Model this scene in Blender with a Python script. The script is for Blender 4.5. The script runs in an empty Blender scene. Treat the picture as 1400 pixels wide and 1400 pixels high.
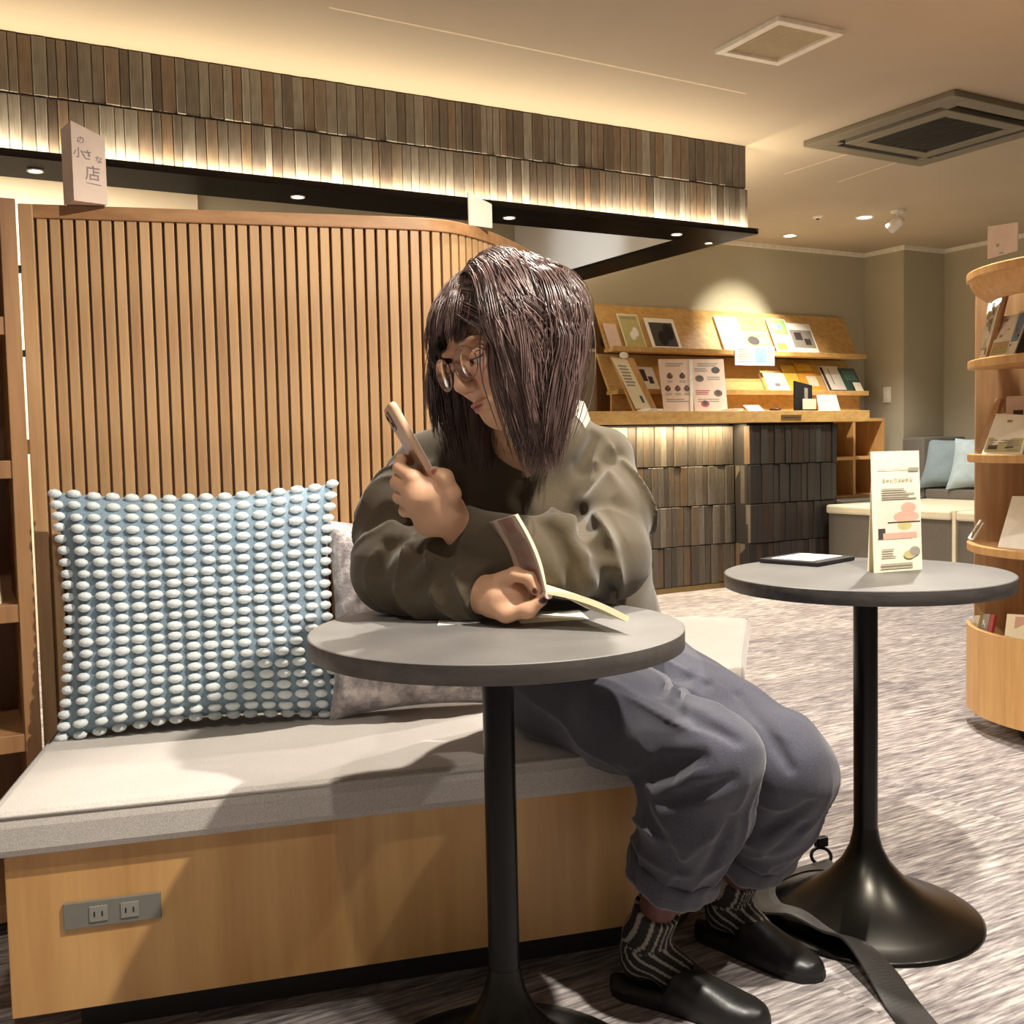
import bpy, bmesh, math, random
import numpy as np
from mathutils import Vector, Matrix
random.seed(7); rng = np.random.default_rng(7)
SC = bpy.context.scene; COL = SC.collection
R = math.radians

# ------------------------------------------------------------------ camera, world, exposure
EYE = 0.98; FOC = 1455.0; PITCH = R(3.54); ROLL = R(-1.24)
cam_d = bpy.data.cameras.new('camera'); cam = bpy.data.objects.new('camera', cam_d); COL.objects.link(cam)
cam_d.sensor_width = 36.0; cam_d.lens = 36.0*FOC/1400.0; cam_d.clip_start = 0.05
CAM_R = Matrix.Rotation(math.pi/2-PITCH, 3, 'X') @ Matrix.Rotation(ROLL, 3, 'Z')
cam.matrix_world = Matrix.Translation((0, 0, EYE)) @ CAM_R.to_4x4()
SC.camera = cam
vs = SC.view_settings
SC.display_settings.display_device = 'sRGB'
vs.view_transform = 'Standard'; vs.look = 'None'; vs.gamma = 1.0; vs.use_curve_mapping = False
vs.exposure = 1.2
world = bpy.data.worlds.new('world'); SC.world = world; world.use_nodes = True
world.node_tree.nodes['Background'].inputs[0].default_value = (1.0, 0.91, 0.80, 1)
world.node_tree.nodes['Background'].inputs[1].default_value = 0.13

# room frame: U runs along the tiled bulkhead, V away from the camera across it
TH = R(29.4); CU, SU = math.cos(TH), math.sin(TH)
def W(u, v, z): return Vector((u*CU - v*SU, u*SU + v*CU, z))
ROOM = Matrix.Rotation(TH, 3, 'Z')
CEIL = 2.41

def spot(name, loc, target, power, size=75, blend=0.6, radius=0.03, col=(1, .9, .77)):
    l = bpy.data.lights.new(name, 'SPOT'); l.energy = power; l.spot_size = R(size); l.spot_blend = blend
    l.shadow_soft_size = radius; l.color = col
    o = bpy.data.objects.new(name, l); COL.objects.link(o); o.location = loc
    o.rotation_euler = (Vector(target)-Vector(loc)).to_track_quat('-Z', 'Y').to_euler()
    return o
def area(name, loc, sx, sy, power, col, rot):
    l = bpy.data.lights.new(name, 'AREA'); l.shape = 'RECTANGLE'; l.size = sx; l.size_y = sy; l.energy = power; l.color = col
    o = bpy.data.objects.new(name, l); COL.objects.link(o); o.location = loc; o.rotation_euler = rot
    return o
WARM = (1, .83, .57); NEUT = (1, .92, .80)
# ceiling downlights over the seating area (their fittings are above the frame)
spot('downlight_lamp', (0.72, 1.08, 2.39), (0.05, 1.75, 0), 124, 106, .5, .028, NEUT)
spot('downlight_lamp', (-0.25, 0.45, 2.39), (-.35, 1.25, 0), 21, 92, .6, .03, NEUT)
spot('downlight_lamp', (0.12, 2.46, 2.39), (.08, 1.72, 0.6), 95, 58, .45, .028, NEUT)
spot('downlight_lamp', (1.45, 3.6, 2.39), (1.3, 3.6, 0), 104, 125, .6, .03, NEUT)
spot('downlight_lamp', (1.95, 1.65, 2.39), (1.7, 1.7, 0), 46, 115, .6, .03, NEUT)
spot('downlight_lamp', (1.45, 5.6, 2.39), (1.5, 5.4, 0), 60, 110, .6, .03, NEUT)
spot('downlight_lamp', (1.988, 7.50, 2.385), (1.988, 7.2, 0), 26, 100, .6, .03, NEUT)
spot('downlight_lamp', (2.324, 6.90, 2.385), (2.5, 6.8, 0), 70, 115, .6, .03, NEUT)
spot('wall_spot_lamp', (2.40, 6.74, 2.25), tuple(W(5.2, 5.93, 1.70)), 75, 40, .8, .02, (1, .93, .72))
# LED strips: along the lip of the bulkhead (upwards), under the counter (downwards), cool lamps in the kitchen
area('led_strip_lamp', W(1.15, 3.993, 2.012), 4.95, .016, 12.5, WARM, (math.pi, 0, TH))
area('led_strip_lamp', W(3.63, 4.95, 2.012), .016, 1.9, 4.6, WARM, (math.pi, 0, TH))
area('led_strip_lamp', W(4.1, 5.44, 1.095), 1.4, .02, 9, (1, .80, .50), (0, 0, TH))
area('kitchen_lamp', W(0.2, 5.0, 2.39), 1.6, .4, 52, (1, .90, .72), (0, 0, TH))
spot('kitchen_spot_lamp', W(2.7, 5.0, 2.1), W(3.42, 5.1, 2.12), 5, 70, .7, .03, (.85, .93, 1))

# ------------------------------------------------------------------ materials
def lin(c):
    out = []
    for x in c[:3]:
        x = x/255.0
        out.append(x/12.92 if x <= .04045 else ((x+.055)/1.055)**2.4)
    return tuple(out)+(1,)
MATS = {}
class NT:
    def __init__(s, name):
        s.m = bpy.data.materials.new(name); s.m.use_nodes = True; s.t = s.m.node_tree
        s.b = s.t.nodes['Principled BSDF']
    def n(s, typ, **kw):
        nd = s.t.nodes.new(typ)
        for k, v in kw.items():
            if k.startswith('i_'): nd.inputs[k[2:].replace('_', ' ')].default_value = v
            else: setattr(nd, k, v)
        return nd
    def l(s, a, b): s.t.links.new(a, b)
    def coord(s, scale=(1, 1, 1), kind='Object', rot=(0, 0, 0)):
        tc = s.n('ShaderNodeTexCoord'); mp = s.n('ShaderNodeMapping'); mp.inputs['Scale'].default_value = scale; mp.inputs['Rotation'].default_value = rot
        s.l(tc.outputs[kind], mp.inputs['Vector']); return mp.outputs['Vector']
    def noise(s, vec, scale, detail=3, rough=.5):
        nd = s.n('ShaderNodeTexNoise'); nd.inputs['Scale'].default_value = scale; nd.inputs['Detail'].default_value = detail
        nd.inputs['Roughness'].default_value = rough; s.l(vec, nd.inputs['Vector']); return nd.outputs['Fac']
    def ramp(s, fac, stops):
        nd = s.n('ShaderNodeValToRGB'); e = nd.color_ramp.elements
        while len(e) > 1: e.remove(e[-1])
        e[0].position = stops[0][0]; e[0].color = stops[0][1]
        for p, c in stops[1:]:
            x = e.new(p); x.color = c
        s.l(fac, nd.inputs['Fac']); return nd.outputs['Color']
    def mix(s, fac, a, b, mode='MIX'):
        nd = s.n('ShaderNodeMix', data_type='RGBA', blend_type=mode)
        for i, v in ((0, fac), (6, a), (7, b)):
            if hasattr(v, 'links') or hasattr(v, 'is_linked'): s.l(v, nd.inputs[i])
            else: nd.inputs[i].default_value = v
        return nd.outputs[2]
    def bump(s, h, strength=.3, dist=.002):
        nd = s.n('ShaderNodeBump'); nd.inputs['Strength'].default_value = strength; nd.inputs['Distance'].default_value = dist
        s.l(h, nd.inputs['Height']); s.l(nd.outputs['Normal'], s.b.inputs['Normal'])
    def color(s, c):
        if hasattr(c, 'is_linked'): s.l(c, s.b.inputs['Base Color'])
        else: s.b.inputs['Base Color'].default_value = c
    def set(s, **kw):
        for k, v in kw.items(): s.b.inputs[k.replace('_', ' ')].default_value = v
        return s.m
def plain(name, c, rough=.6, metal=0, var=.06, scale=25, bump=0, **kw):
    if name in MATS: return MATS[name]
    t = NT(name); v = t.coord(); f = t.noise(v, scale)
    base = lin(c); a = tuple(x*(1-var*1.5) for x in base[:3])+(1,); b = tuple(min(1, x*(1+var*1.5)) for x in base[:3])+(1,)
    t.color(t.ramp(f, [(.3, a), (.7, b)]))
    t.set(Roughness=rough, Metallic=metal, **kw)
    if bump: t.bump(t.noise(v, scale*6), bump)
    MATS[name] = t.m; return t.m
def wood(name, c1, c2, axis='z', rough=.45, fine=40):
    t = NT(name); sc = {'z': (1, 1, .07), 'x': (.07, 1, 1), 'y': (1, .07, 1)}[axis]
    v = t.coord(sc); g = t.noise(v, fine, 5, .6); big = t.noise(t.coord(tuple(min(1, q*4) for q in sc)), 5, 3)
    oi = t.n('ShaderNodeObjectInfo'); mx = t.n('ShaderNodeMath', operation='MULTIPLY_ADD'); mx.inputs[1].default_value = .22; mx.inputs[2].default_value = -.11
    t.l(oi.outputs['Random'], mx.inputs[0])
    s1 = t.n('ShaderNodeMath', operation='ADD'); t.l(g, s1.inputs[0]); t.l(mx.outputs[0], s1.inputs[1])
    s2 = t.n('ShaderNodeMath', operation='MULTIPLY_ADD'); t.l(big, s2.inputs[0]); s2.inputs[1].default_value = .6; t.l(s1.outputs[0], s2.inputs[2])
    t.color(t.ramp(s2.outputs[0], [(.5, lin(c1)), (1.05, lin(c2))])); t.set(Roughness=rough); t.bump(g, .08, .001)
    MATS[name] = t.m; return t.m

OAK = wood('oak_slat', (150, 113, 76), (194, 156, 112))
OAKD = wood('oak_backing', (104, 70, 44), (134, 94, 60))
OAKX = wood('oak_rail', (140, 98, 62), (176, 132, 88), 'x')
BENCHW = wood('bench_veneer', (176, 128, 74), (214, 172, 112), 'z', .4, 14)
SHELFW = wood('left_shelf_oak', (128, 90, 56), (166, 124, 82))
RACKW = wood('rack_oak', (186, 142, 82), (220, 182, 116), 'x')
RACKV = wood('magazine_rack_oak', (182, 134, 78), (210, 166, 108))

def tile_mat(name, dark, mid, lite, rough):
    t = NT(name); oi = t.n('ShaderNodeObjectInfo')
    st = t.noise(t.coord((1, 1, .12)), 90, 4, .6); pa = t.noise(t.coord(), 9, 3)
    base = t.ramp(oi.outputs['Random'], [(0, lin(dark)), (.35, lin(mid)), (.55, lin((mid[0]+8, mid[1]-4, mid[2]-14))), (.75, lin(mid)), (1, lin(lite))])
    k = t.ramp(st, [(.3, (.62, .6, .58, 1)), (.7, (1.15, 1.13, 1.1, 1))])
    c = t.mix(.8, base, k, 'MULTIPLY'); k2 = t.ramp(pa, [(.3, (.8, .76, .7, 1)), (.7, (1.1, 1.1, 1.1, 1))])
    t.color(t.mix(.7, c, k2, 'MULTIPLY')); t.set(Roughness=rough); t.bump(st, .35, .003)
    return t.m
TILE = tile_mat('glazed_tile', (88, 76, 68), (112, 106, 99), (140, 136, 129), .62)
TILED = tile_mat('counter_tile', (66, 60, 54), (92, 85, 76), (118, 111, 100), .55)
TILESH = tile_mat('counter_tile_shaded', (38, 36, 36), (54, 51, 50), (72, 68, 66), .4)  # same counter tile, with the shade beyond the LED strip put into its colour

def carpet():
    t = NT('carpet'); v0 = t.coord((1, 1, 1), 'Object', (0, 0, -TH))
    sep = t.n('ShaderNodeSeparateXYZ'); t.l(v0, sep.inputs[0])
    # 0.5 m carpet tiles, each laid with its own offset and tone
    def fl(o, k):
        m = t.n('ShaderNodeMath', operation='MULTIPLY'); t.l(o, m.inputs[0]); m.inputs[1].default_value = k
        f = t.n('ShaderNodeMath', operation='FLOOR'); t.l(m.outputs[0], f.inputs[0]); return f.outputs[0]
    cx = t.n('ShaderNodeCombineXYZ'); t.l(fl(sep.outputs[0], 1.0), cx.inputs[0]); t.l(fl(sep.outputs[1], 4.0), cx.inputs[1])
    wn = t.n('ShaderNodeTexWhiteNoise'); t.l(cx.outputs[0], wn.inputs['Vector'])
    mp = t.n('ShaderNodeMapping'); mp.inputs['Scale'].default_value = (.10, 1, 1); t.l(v0, mp.inputs['Vector'])
    ad = t.n('ShaderNodeVectorMath', operation='ADD'); t.l(mp.outputs[0], ad.inputs[0]); t.l(wn.outputs['Color'], ad.inputs[1])
    st = t.noise(ad.outputs[0], 105, 4, .65); st2 = t.noise(ad.outputs[0], 14, 3, .6)
    fine = t.noise(v0, 420, 2)
    c = t.ramp(st, [(.33, lin((106, 100, 102))), (.5, lin((160, 154, 152))), (.66, lin((210, 204, 200)))])
    c = t.mix(.75, c, t.ramp(st2, [(.3, (.72, .70, .73, 1)), (.7, (1.16, 1.15, 1.13, 1))]), 'MULTIPLY')
    c = t.mix(.55, c, t.ramp(wn.outputs['Value'], [(0, (.72, .7, .74, 1)), (1, (1.2, 1.18, 1.15, 1))]), 'MULTIPLY')
    c = t.mix(.4, c, t.ramp(fine, [(.3, (.7, .7, .7, 1)), (.7, (1.2, 1.2, 1.2, 1))]), 'MULTIPLY')
    t.color(c); t.set(Roughness=.95); t.bump(st, .5, .004); t.b.inputs['Specular IOR Level'].default_value = .1
    return t.m
CARPET = carpet()
def paint(name, c, rough=.8):
    t = NT(name); v = t.coord(); f = t.noise(v, 2.2, 4); g = t.noise(v, 160, 2)
    b = lin(c); t.color(t.ramp(f, [(.3, tuple(x*.95 for x in b[:3])+(1,)), (.7, b)])); t.set(Roughness=rough); t.bump(g, .12, .002)
    MATS[name] = t.m; return t.m
CEILM = paint('ceiling_paper', (180, 166, 146)); WALLM = paint('wall_paint_olive', (176, 168, 146))
CREAM = paint('cream_wall', (236, 222, 196)); SOFF = paint('soffit_white', (214, 210, 202))
def fabric(name, c1, c2, scale=700, bump=.4, rough=.9, patch=6):
    t = NT(name); v = t.coord(); f = t.noise(v, scale, 2); p = t.noise(v, patch, 3)
    c = t.ramp(f, [(.35, lin(c1)), (.65, lin(c2))]); c = t.mix(.5, c, t.ramp(p, [(.3, (.88, .88, .88, 1)), (.7, (1.08, 1.08, 1.08, 1))]), 'MULTIPLY')
    t.color(c); t.set(Roughness=rough); t.bump(f, bump, .001); t.b.inputs['Sheen Weight'].default_value = .25; t.b.inputs['Specular IOR Level'].default_value = .2
    MATS[name] = t.m; return t.m
SEATF = fabric('seat_fabric', (164, 158, 152), (204, 197, 190))
BOB = fabric('bobble_yarn', (198, 208, 213), (230, 235, 234), 900, .3)
BLUEF = fabric('blue_cushion_base', (108, 130, 146), (140, 158, 170), 500, .4)
BLUE2 = fabric('far_blue_cushion', (122, 138, 146), (140, 154, 160), 200, .3)
GREYF = fabric('grey_upholstery', (92, 86, 80), (120, 113, 104), 400)
CREAMF = fabric('cream_upholstery', (214, 204, 178), (232, 224, 200), 300)
def velvet():
    t = NT('crushed_velvet'); v = t.coord(); f = t.noise(v, 22, 5, .65); f2 = t.noise(v, 60, 3)
    c = t.ramp(f, [(.38, lin((120, 112, 114))), (.52, lin((176, 166, 166))), (.64, lin((222, 212, 208)))])
    t.color(c); t.set(Roughness=.6); t.bump(f, .8, .012); t.b.inputs['Sheen Weight'].default_value = .6
    return t.m
VELV = velvet()
TOPM = NT('table_laminate'); _v = TOPM.coord(); _f = TOPM.noise(_v, 8, 4); _g = TOPM.noise(_v, 300, 2)
TOPM.color(TOPM.mix(.4, TOPM.ramp(_f, [(.3, lin((104, 102, 100))), (.7, lin((122, 119, 116)))]), TOPM.ramp(_g, [(.3, (.8, .8, .8, 1)), (.7, (1.15, 1.15, 1.15, 1))]), 'MULTIPLY'))
TOPM.set(Roughness=.5); TOPM.bump(_g, .15, .001); TOPM = TOPM.m
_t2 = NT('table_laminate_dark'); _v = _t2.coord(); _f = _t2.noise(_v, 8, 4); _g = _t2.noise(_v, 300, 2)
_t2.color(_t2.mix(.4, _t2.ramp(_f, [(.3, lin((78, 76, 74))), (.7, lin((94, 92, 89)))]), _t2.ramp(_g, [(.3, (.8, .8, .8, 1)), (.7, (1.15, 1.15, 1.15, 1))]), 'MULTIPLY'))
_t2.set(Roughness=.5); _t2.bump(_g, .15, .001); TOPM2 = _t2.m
EDGEM = wood('table_edge', (58, 55, 52), (92, 88, 84), 'x', .5, 60)
BLACKM = plain('black_metal', (22, 22, 23), .32, .6, .03)
BASEM = plain('black_base_metal', (40, 38, 34), .3, .85, .03)
DARKM = plain('dark_steel', (58, 53, 50), .28, .9, .05, 4); DARKM.node_tree.nodes['Principled BSDF'].inputs['Specular Tint'].default_value = (.22, .21, .21, 1)
MATTEB = plain('matte_black', (20, 19, 19), .7)
PLINTH = plain('plinth_dark', (34, 28, 24), .7)
WHITE = plain('white_paint', (232, 226, 214), .5)
PAPER = plain('paper_white', (240, 236, 226), .7, var=.02)
PAPERC = plain('paper_cream', (236, 226, 196), .7, var=.03)
PAPERP = plain('paper_pink', (226, 202, 184), .7, var=.03)
PINK2 = plain('print_pink', (206, 160, 140), .6)
PRINTG = plain('print_grey', (150, 142, 130), .7)
PRINTD = plain('print_dark', (66, 58, 56), .6)
PRINTB = plain('print_blue', (120, 144, 180), .6)
PRINTGR = plain('print_green', (150, 180, 110), .6)
PRINTY = plain('print_yellow', (226, 196, 80), .6)
PRINTO = plain('print_orange', (222, 160, 50), .6)
PRINTR = plain('print_red', (170, 66, 64), .6)
PRINTT = plain('print_teal', (62, 96, 88), .6)
PRINTO2 = plain('print_olive', (186, 176, 120), .6)
ACM = plain('ac_panel', (116, 108, 92), .5, var=.02); ACD = plain('ac_dark', (40, 36, 31), .6, var=.03)
MESHM = plain('vent_mesh', (196, 180, 150), .6, var=.02)
OUTM = plain('outlet_grey', (112, 110, 102), .5, var=.02)
BRASS = plain('steel_trim', (140, 120, 84), .35, .8, .05)
def emit(name, c, s):
    t = NT(name); t.b.inputs['Emission Color'].default_value = lin(c); t.b.inputs['Emission Strength'].default_value = s; t.color(lin(c)); return t.m
LAMP = emit('lamp_glow', (255, 244, 220), 9)
SCREEN = emit('screen_glow', (250, 250, 248), .55)
def clear(name, rough=.02, tint=(1, 1, 1, 1), ior=1.45):
    t = NT(name); t.color(tint); t.set(Roughness=rough, IOR=ior); t.b.inputs['Transmission Weight'].default_value = 1.0; return t.m
LENS = clear('lens_glass', .0, (1, .97, .98, 1), 1.12)

# ------------------------------------------------------------------ mesh builder
class MB:
    def __init__(s): s.v = []; s.f = []; s.mi = []; s.sm = []
    def add(s, vs, fs, m=0, smooth=False):
        b = len(s.v); s.v += [Vector(p) for p in vs]
        for f in fs: s.f.append([b+i for i in f]); s.mi.append(m); s.sm.append(smooth)
        return s
    def box(s, c, size, m=0, rot=None, ch=0):
        c = Vector(c); x, y, z = size[0]/2, size[1]/2, size[2]/2; rot = rot or Matrix.Identity(3)
        if ch <= 0:
            vs = [c+rot @ Vector((sx*x, sy*y, sz*z)) for sz in (-1, 1) for sx, sy in ((-1, -1), (1, -1), (1, 1), (-1, 1))]
            return s.add(vs, [(3, 2, 1, 0), (4, 5, 6, 7), (0, 1, 5, 4), (1, 2, 6, 5), (2, 3, 7, 6), (3, 0, 4, 7)], m)
        # chamfered box
        bm = bmesh.new(); bmesh.ops.create_cube(bm, size=1)
        bmesh.ops.scale(bm, vec=size, verts=bm.verts); bmesh.ops.bevel(bm, geom=bm.edges[:], offset=ch, segments=2, affect='EDGES', profile=.5)
        vs = [c+rot @ v.co for v in bm.verts]; fs = [[v.index for v in f.verts] for f in bm.faces]; bm.free()
        return s.add(vs, fs, m)
    def bar(s, a, b, w, d, m=0, up=(0, 0, 1), ch=0):
        a, b = Vector(a), Vector(b); z = (b-a); L = z.length; z.normalize(); x = Vector(up).cross(z)
        if x.length < 1e-4: x = Vector((1, 0, 0)).cross(z)
        x.normalize(); y = z.cross(x); return s.box((a+b)/2, (w, d, L), m, Matrix((x, y, z)).transposed(), ch)
    def lathe(s, c, prof, n=48, m=0, smooth=True, rot=None):
        c = Vector(c); rot = rot or Matrix.Identity(3); b = []
        for r, z in prof:
            for i in range(n):
                a = 2*math.pi*i/n; b.append(c+rot @ Vector((r*math.cos(a), r*math.sin(a), z)))
        fs = []
        for j in range(len(prof)-1):
            for i in range(n):
                k = (i+1) % n; fs.append((j*n+i, j*n+k, (j+1)*n+k, (j+1)*n+i))
        s.add(b, fs, m, smooth)
        if prof[0][0] > 1e-5: s.add(b[:n], [list(range(n))[::-1]], m)
        if prof[-1][0] > 1e-5: s.add(b[-n:], [list(range(n))], m)
        return s
    def tube(s, pts, r, n=8, m=0, smooth=True, flat=1.0, up=None):
        pts = [Vector(p) for p in pts]; rs = r if isinstance(r, (list, tuple)) else [r]*len(pts); b = []; px = None
        for i, p in enumerate(pts):
            t = (pts[min(i+1, len(pts)-1)]-pts[max(i-1, 0)]).normalized()
            x = (Vector(up) if up else (px or Vector((.3, .5, .8)))); x = (x - t*x.dot(t)).normalized(); px = x; y = t.cross(x)
            for k in range(n):
                a = 2*math.pi*k/n; b.append(p+(x*math.cos(a)*flat+y*math.sin(a))*rs[i])
        fs = [(j*n+i, j*n+(i+1) % n, (j+1)*n+(i+1) % n, (j+1)*n+i) for j in range(len(pts)-1) for i in range(n)]
        s.add(b, fs, m, smooth); s.add(b[:n], [list(range(n))[::-1]], m); s.add(b[-n:], [list(range(n))], m); return s
    def prism(s, poly, z0, z1, m=0):
        n = len(poly); vs = [(p[0], p[1], z0) for p in poly]+[(p[0], p[1], z1) for p in poly]
        return s.add(vs, [list(range(n))[::-1], list(range(n, 2*n))]+[(i, (i+1) % n, n+(i+1) % n, n+i) for i in range(n)], m)
    def rings(s, rings, m=0, smooth=False, caps=True):
        n = len(rings[0]); vs = [p for r in rings for p in r]
        fs = [(j*n+i, j*n+(i+1) % n, (j+1)*n+(i+1) % n, (j+1)*n+i) for j in range(len(rings)-1) for i in range(n)]
        s.add(vs, fs, m, smooth)
        if caps: s.add(rings[0], [list(range(n))[::-1]], m); s.add(rings[-1], [list(range(n))], m)
        return s
    def ell(s, c, r, m=0, rot=None, nu=12, nv=8):
        c = Vector(c); rot = rot or Matrix.Identity(3); prof = []; vs = []
        for j in range(nv+1):
            t = math.pi*j/nv
            for i in range(nu):
                a = 2*math.pi*i/nu; vs.append(c+rot @ Vector((r[0]*math.sin(t)*math.cos(a), r[1]*math.sin(t)*math.sin(a), -r[2]*math.cos(t))))
        return s.add(vs, [(j*nu+i, j*nu+(i+1) % nu, (j+1)*nu+(i+1) % nu, (j+1)*nu+i) for j in range(nv) for i in range(nu)], m, True)
    def mesh(s, name, mats, org):
        me = bpy.data.meshes.new(name); me.from_pydata([tuple(p-org) for p in s.v], [], s.f)
        for m in (mats if isinstance(mats, (list, tuple)) else [mats]): me.materials.append(m)
        me.polygons.foreach_set('material_index', s.mi); me.polygons.foreach_set('use_smooth', s.sm); me.update(); return me
    def org(s):
        lo = Vector([min(p[i] for p in s.v) for i in range(3)]); hi = Vector([max(p[i] for p in s.v) for i in range(3)])
        return Vector(((lo.x+hi.x)/2, (lo.y+hi.y)/2, lo.z))
    def build(s, name, mats, parent=None):
        org = s.org(); return link(name, s.mesh(name, mats, org), org, parent)
WLOC = {}
def link(name, data, org, parent=None):
    o = bpy.data.objects.new(name, data); COL.objects.link(o); org = Vector(org); WLOC[o] = org
    if parent is not None: o.parent = parent; o.location = org-WLOC[parent]
    else: o.location = org
    return o
def thing(name, loc, label, cat, group=None): return tag(link(name, None, loc), label, cat, group)
def tag(o, label, cat, group=None):
    o['label'] = label; o['category'] = cat
    if group: o['group'] = group
    return o
def struct(o): o['kind'] = 'structure'; return o
def bev(o, w=.003, seg=2):
    m = o.modifiers.new('bevel', 'BEVEL'); m.width = w; m.segments = seg; m.limit_method = 'ANGLE'; m.angle_limit = R(40); return o
def at(px, py, depth):
    d = CAM_R @ Vector(((px-700)/FOC, -(py-700)/FOC, -1)); return Vector((0, 0, EYE))+d*(depth/d.y)
def onz(px, py, z):
    d = CAM_R @ Vector(((px-700)/FOC, -(py-700)/FOC, -1)); return Vector((0, 0, EYE))+d*((z-EYE)/d.z)
def onv(px, py, v):
    d = CAM_R @ Vector(((px-700)/FOC, -(py-700)/FOC, -1)); n = Vector((-SU, CU, 0)); return Vector((0, 0, EYE))+d*(v/d.dot(n))
def catmull(pts, n):
    P = [Vector(p) for p in pts]; P = [P[0]*2-P[1]]+P+[P[-1]*2-P[-2]]; out = []
    for i in range(1, len(P)-2):
        for k in range(n):
            t = k/n; a, b, c, d = P[i-1:i+3]
            out.append(.5*((2*b)+(c-a)*t+(2*a-5*b+4*c-d)*t*t+(3*b-a-3*c+d)*t**3))
    out.append(P[-2]); return out
def resample(pts, step):
    out = [pts[0].copy()]; acc = 0
    for a, b in zip(pts, pts[1:]):
        L = (b-a).length; s = step-acc
        while s <= L: out.append(a+(b-a)*(s/L)); s += step
        acc = (acc+L) % step
    return out
def offset(pts, d):
    out = []
    for i, p in enumerate(pts):
        t = (pts[min(i+1, len(pts)-1)]-pts[max(i-1, 0)]); t = Vector((t.x, t.y, 0)).normalized(); out.append(p+Vector((t.y, -t.x, 0))*d)
    return out
def loopoff(pts, d):     # inset a closed anticlockwise outline by d
    n = len(pts); out = []
    for i, p in enumerate(pts):
        a = (p-pts[i-1]).normalized(); b = (pts[(i+1) % n]-p).normalized(); na = Vector((-a.y, a.x, 0)); nb = Vector((-b.y, b.x, 0)); m = na+nb
        if m.length < 1e-4: m = na
        m.normalize(); out.append(p+m*(d/max(.5, m.dot(na))))
    return out

SEAMM = plain('ceiling_seam', (222, 206, 180), .6)
# ------------------------------------------------------------------ room shell
mb = MB(); mb.add([(-5, -2.5, 0), (8, -2.5, 0), (8, 11, 0), (-5, 11, 0)], [(0, 1, 2, 3)]); struct(mb.build('floor', CARPET))
mb = MB(); mb.box((1.5, 4.25, CEIL+.03), (13, 13.5, .06)); ceil = struct(mb.build('ceiling', CEILM))
for (p0, p1, w) in ((onz(450, 10, CEIL), onz(1020, 128, CEIL), .012), (onz(1072, 238, CEIL), onz(1160, 210, CEIL), .012), (onz(1145, 249, CEIL), onz(1250, 214, CEIL), .012)):
    m = MB(); d = (p1-p0).normalized(); e = Vector((-d.y, d.x, 0))*w/2; z = Vector((0, 0, CEIL-.0006)); m.add([p0.xy.to_3d()-e+z, p1.xy.to_3d()-e+z, p1.xy.to_3d()+e+z, p0.xy.to_3d()+e+z], [(0, 1, 2, 3)]); m.build('paper_seam', SEAMM, ceil)
def wallbox(name, u0, u1, v0, v1, z0, z1, mat, parent=None):
    m = MB(); m.box(W((u0+u1)/2, (v0+v1)/2, (z0+z1)/2), (u1-u0, v1-v0, z1-z0), 0, ROOM); o = m.build(name, mat, parent)
    return o if parent else struct(o)
wallbox('wall_back', -4, 7.1, 5.93, 6.05, 0, CEIL, WALLM)
wallbox('wall_kitchen', -4, 1.41, 5.86, 5.93, 0, CEIL, CREAM)
wallbox('wall_right', 6.98, 7.1, -1.5, 5.93, 0, CEIL, WALLM)
wallbox('wall_column', 6.53, 6.98, 5.55, 5.93, 0, CEIL, WALLM)
wallbox('trim_1', 3.62, 6.53, 5.905, 5.93, CEIL-.03, CEIL, WHITE)
wallbox('trim_2', 6.505, 6.53, 5.525, 5.93, CEIL-.03, CEIL, WHITE)
wallbox('trim_3', 6.53, 6.98, 5.525, 5.55, CEIL-.03, CEIL, WHITE)
wallbox('trim_4', 6.955, 6.98, -1.5, 5.525, CEIL-.03, CEIL, WHITE)

# tiled bulkhead over the kitchen counter: an L of two arms, tiles laid one by one
def Lpoly(u0, u1, v0, v1, iu, iv): return [W(u0, v0, 0), W(u1, v0, 0), W(u1, v1, 0), W(iu, v1, 0), W(iu, iv, 0), W(u0, iv, 0)]
m = MB(); m.prism([(p.x, p.y) for p in Lpoly(-2.6, 3.612, 4.03, 5.93, 3.404, 4.27)], 2.0, CEIL); BULK = struct(m.build('wall_bulkhead', SOFF))
m = MB(); m.prism([(p.x, p.y) for p in Lpoly(-2.6, 3.65, 3.978, 5.93, 3.404, 4.27)], 1.985, 1.997); m.build('lip_panel', DARKM, BULK)
m = MB(); m.box(W(.52, 3.981, 2.0), (6.24, .005, .024), 0, ROOM); m.box(W(3.648, 4.95, 2.0), (.005, 1.95, .024), 0, ROOM); m.build('lip_edge', MATTEB, BULK)
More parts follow.
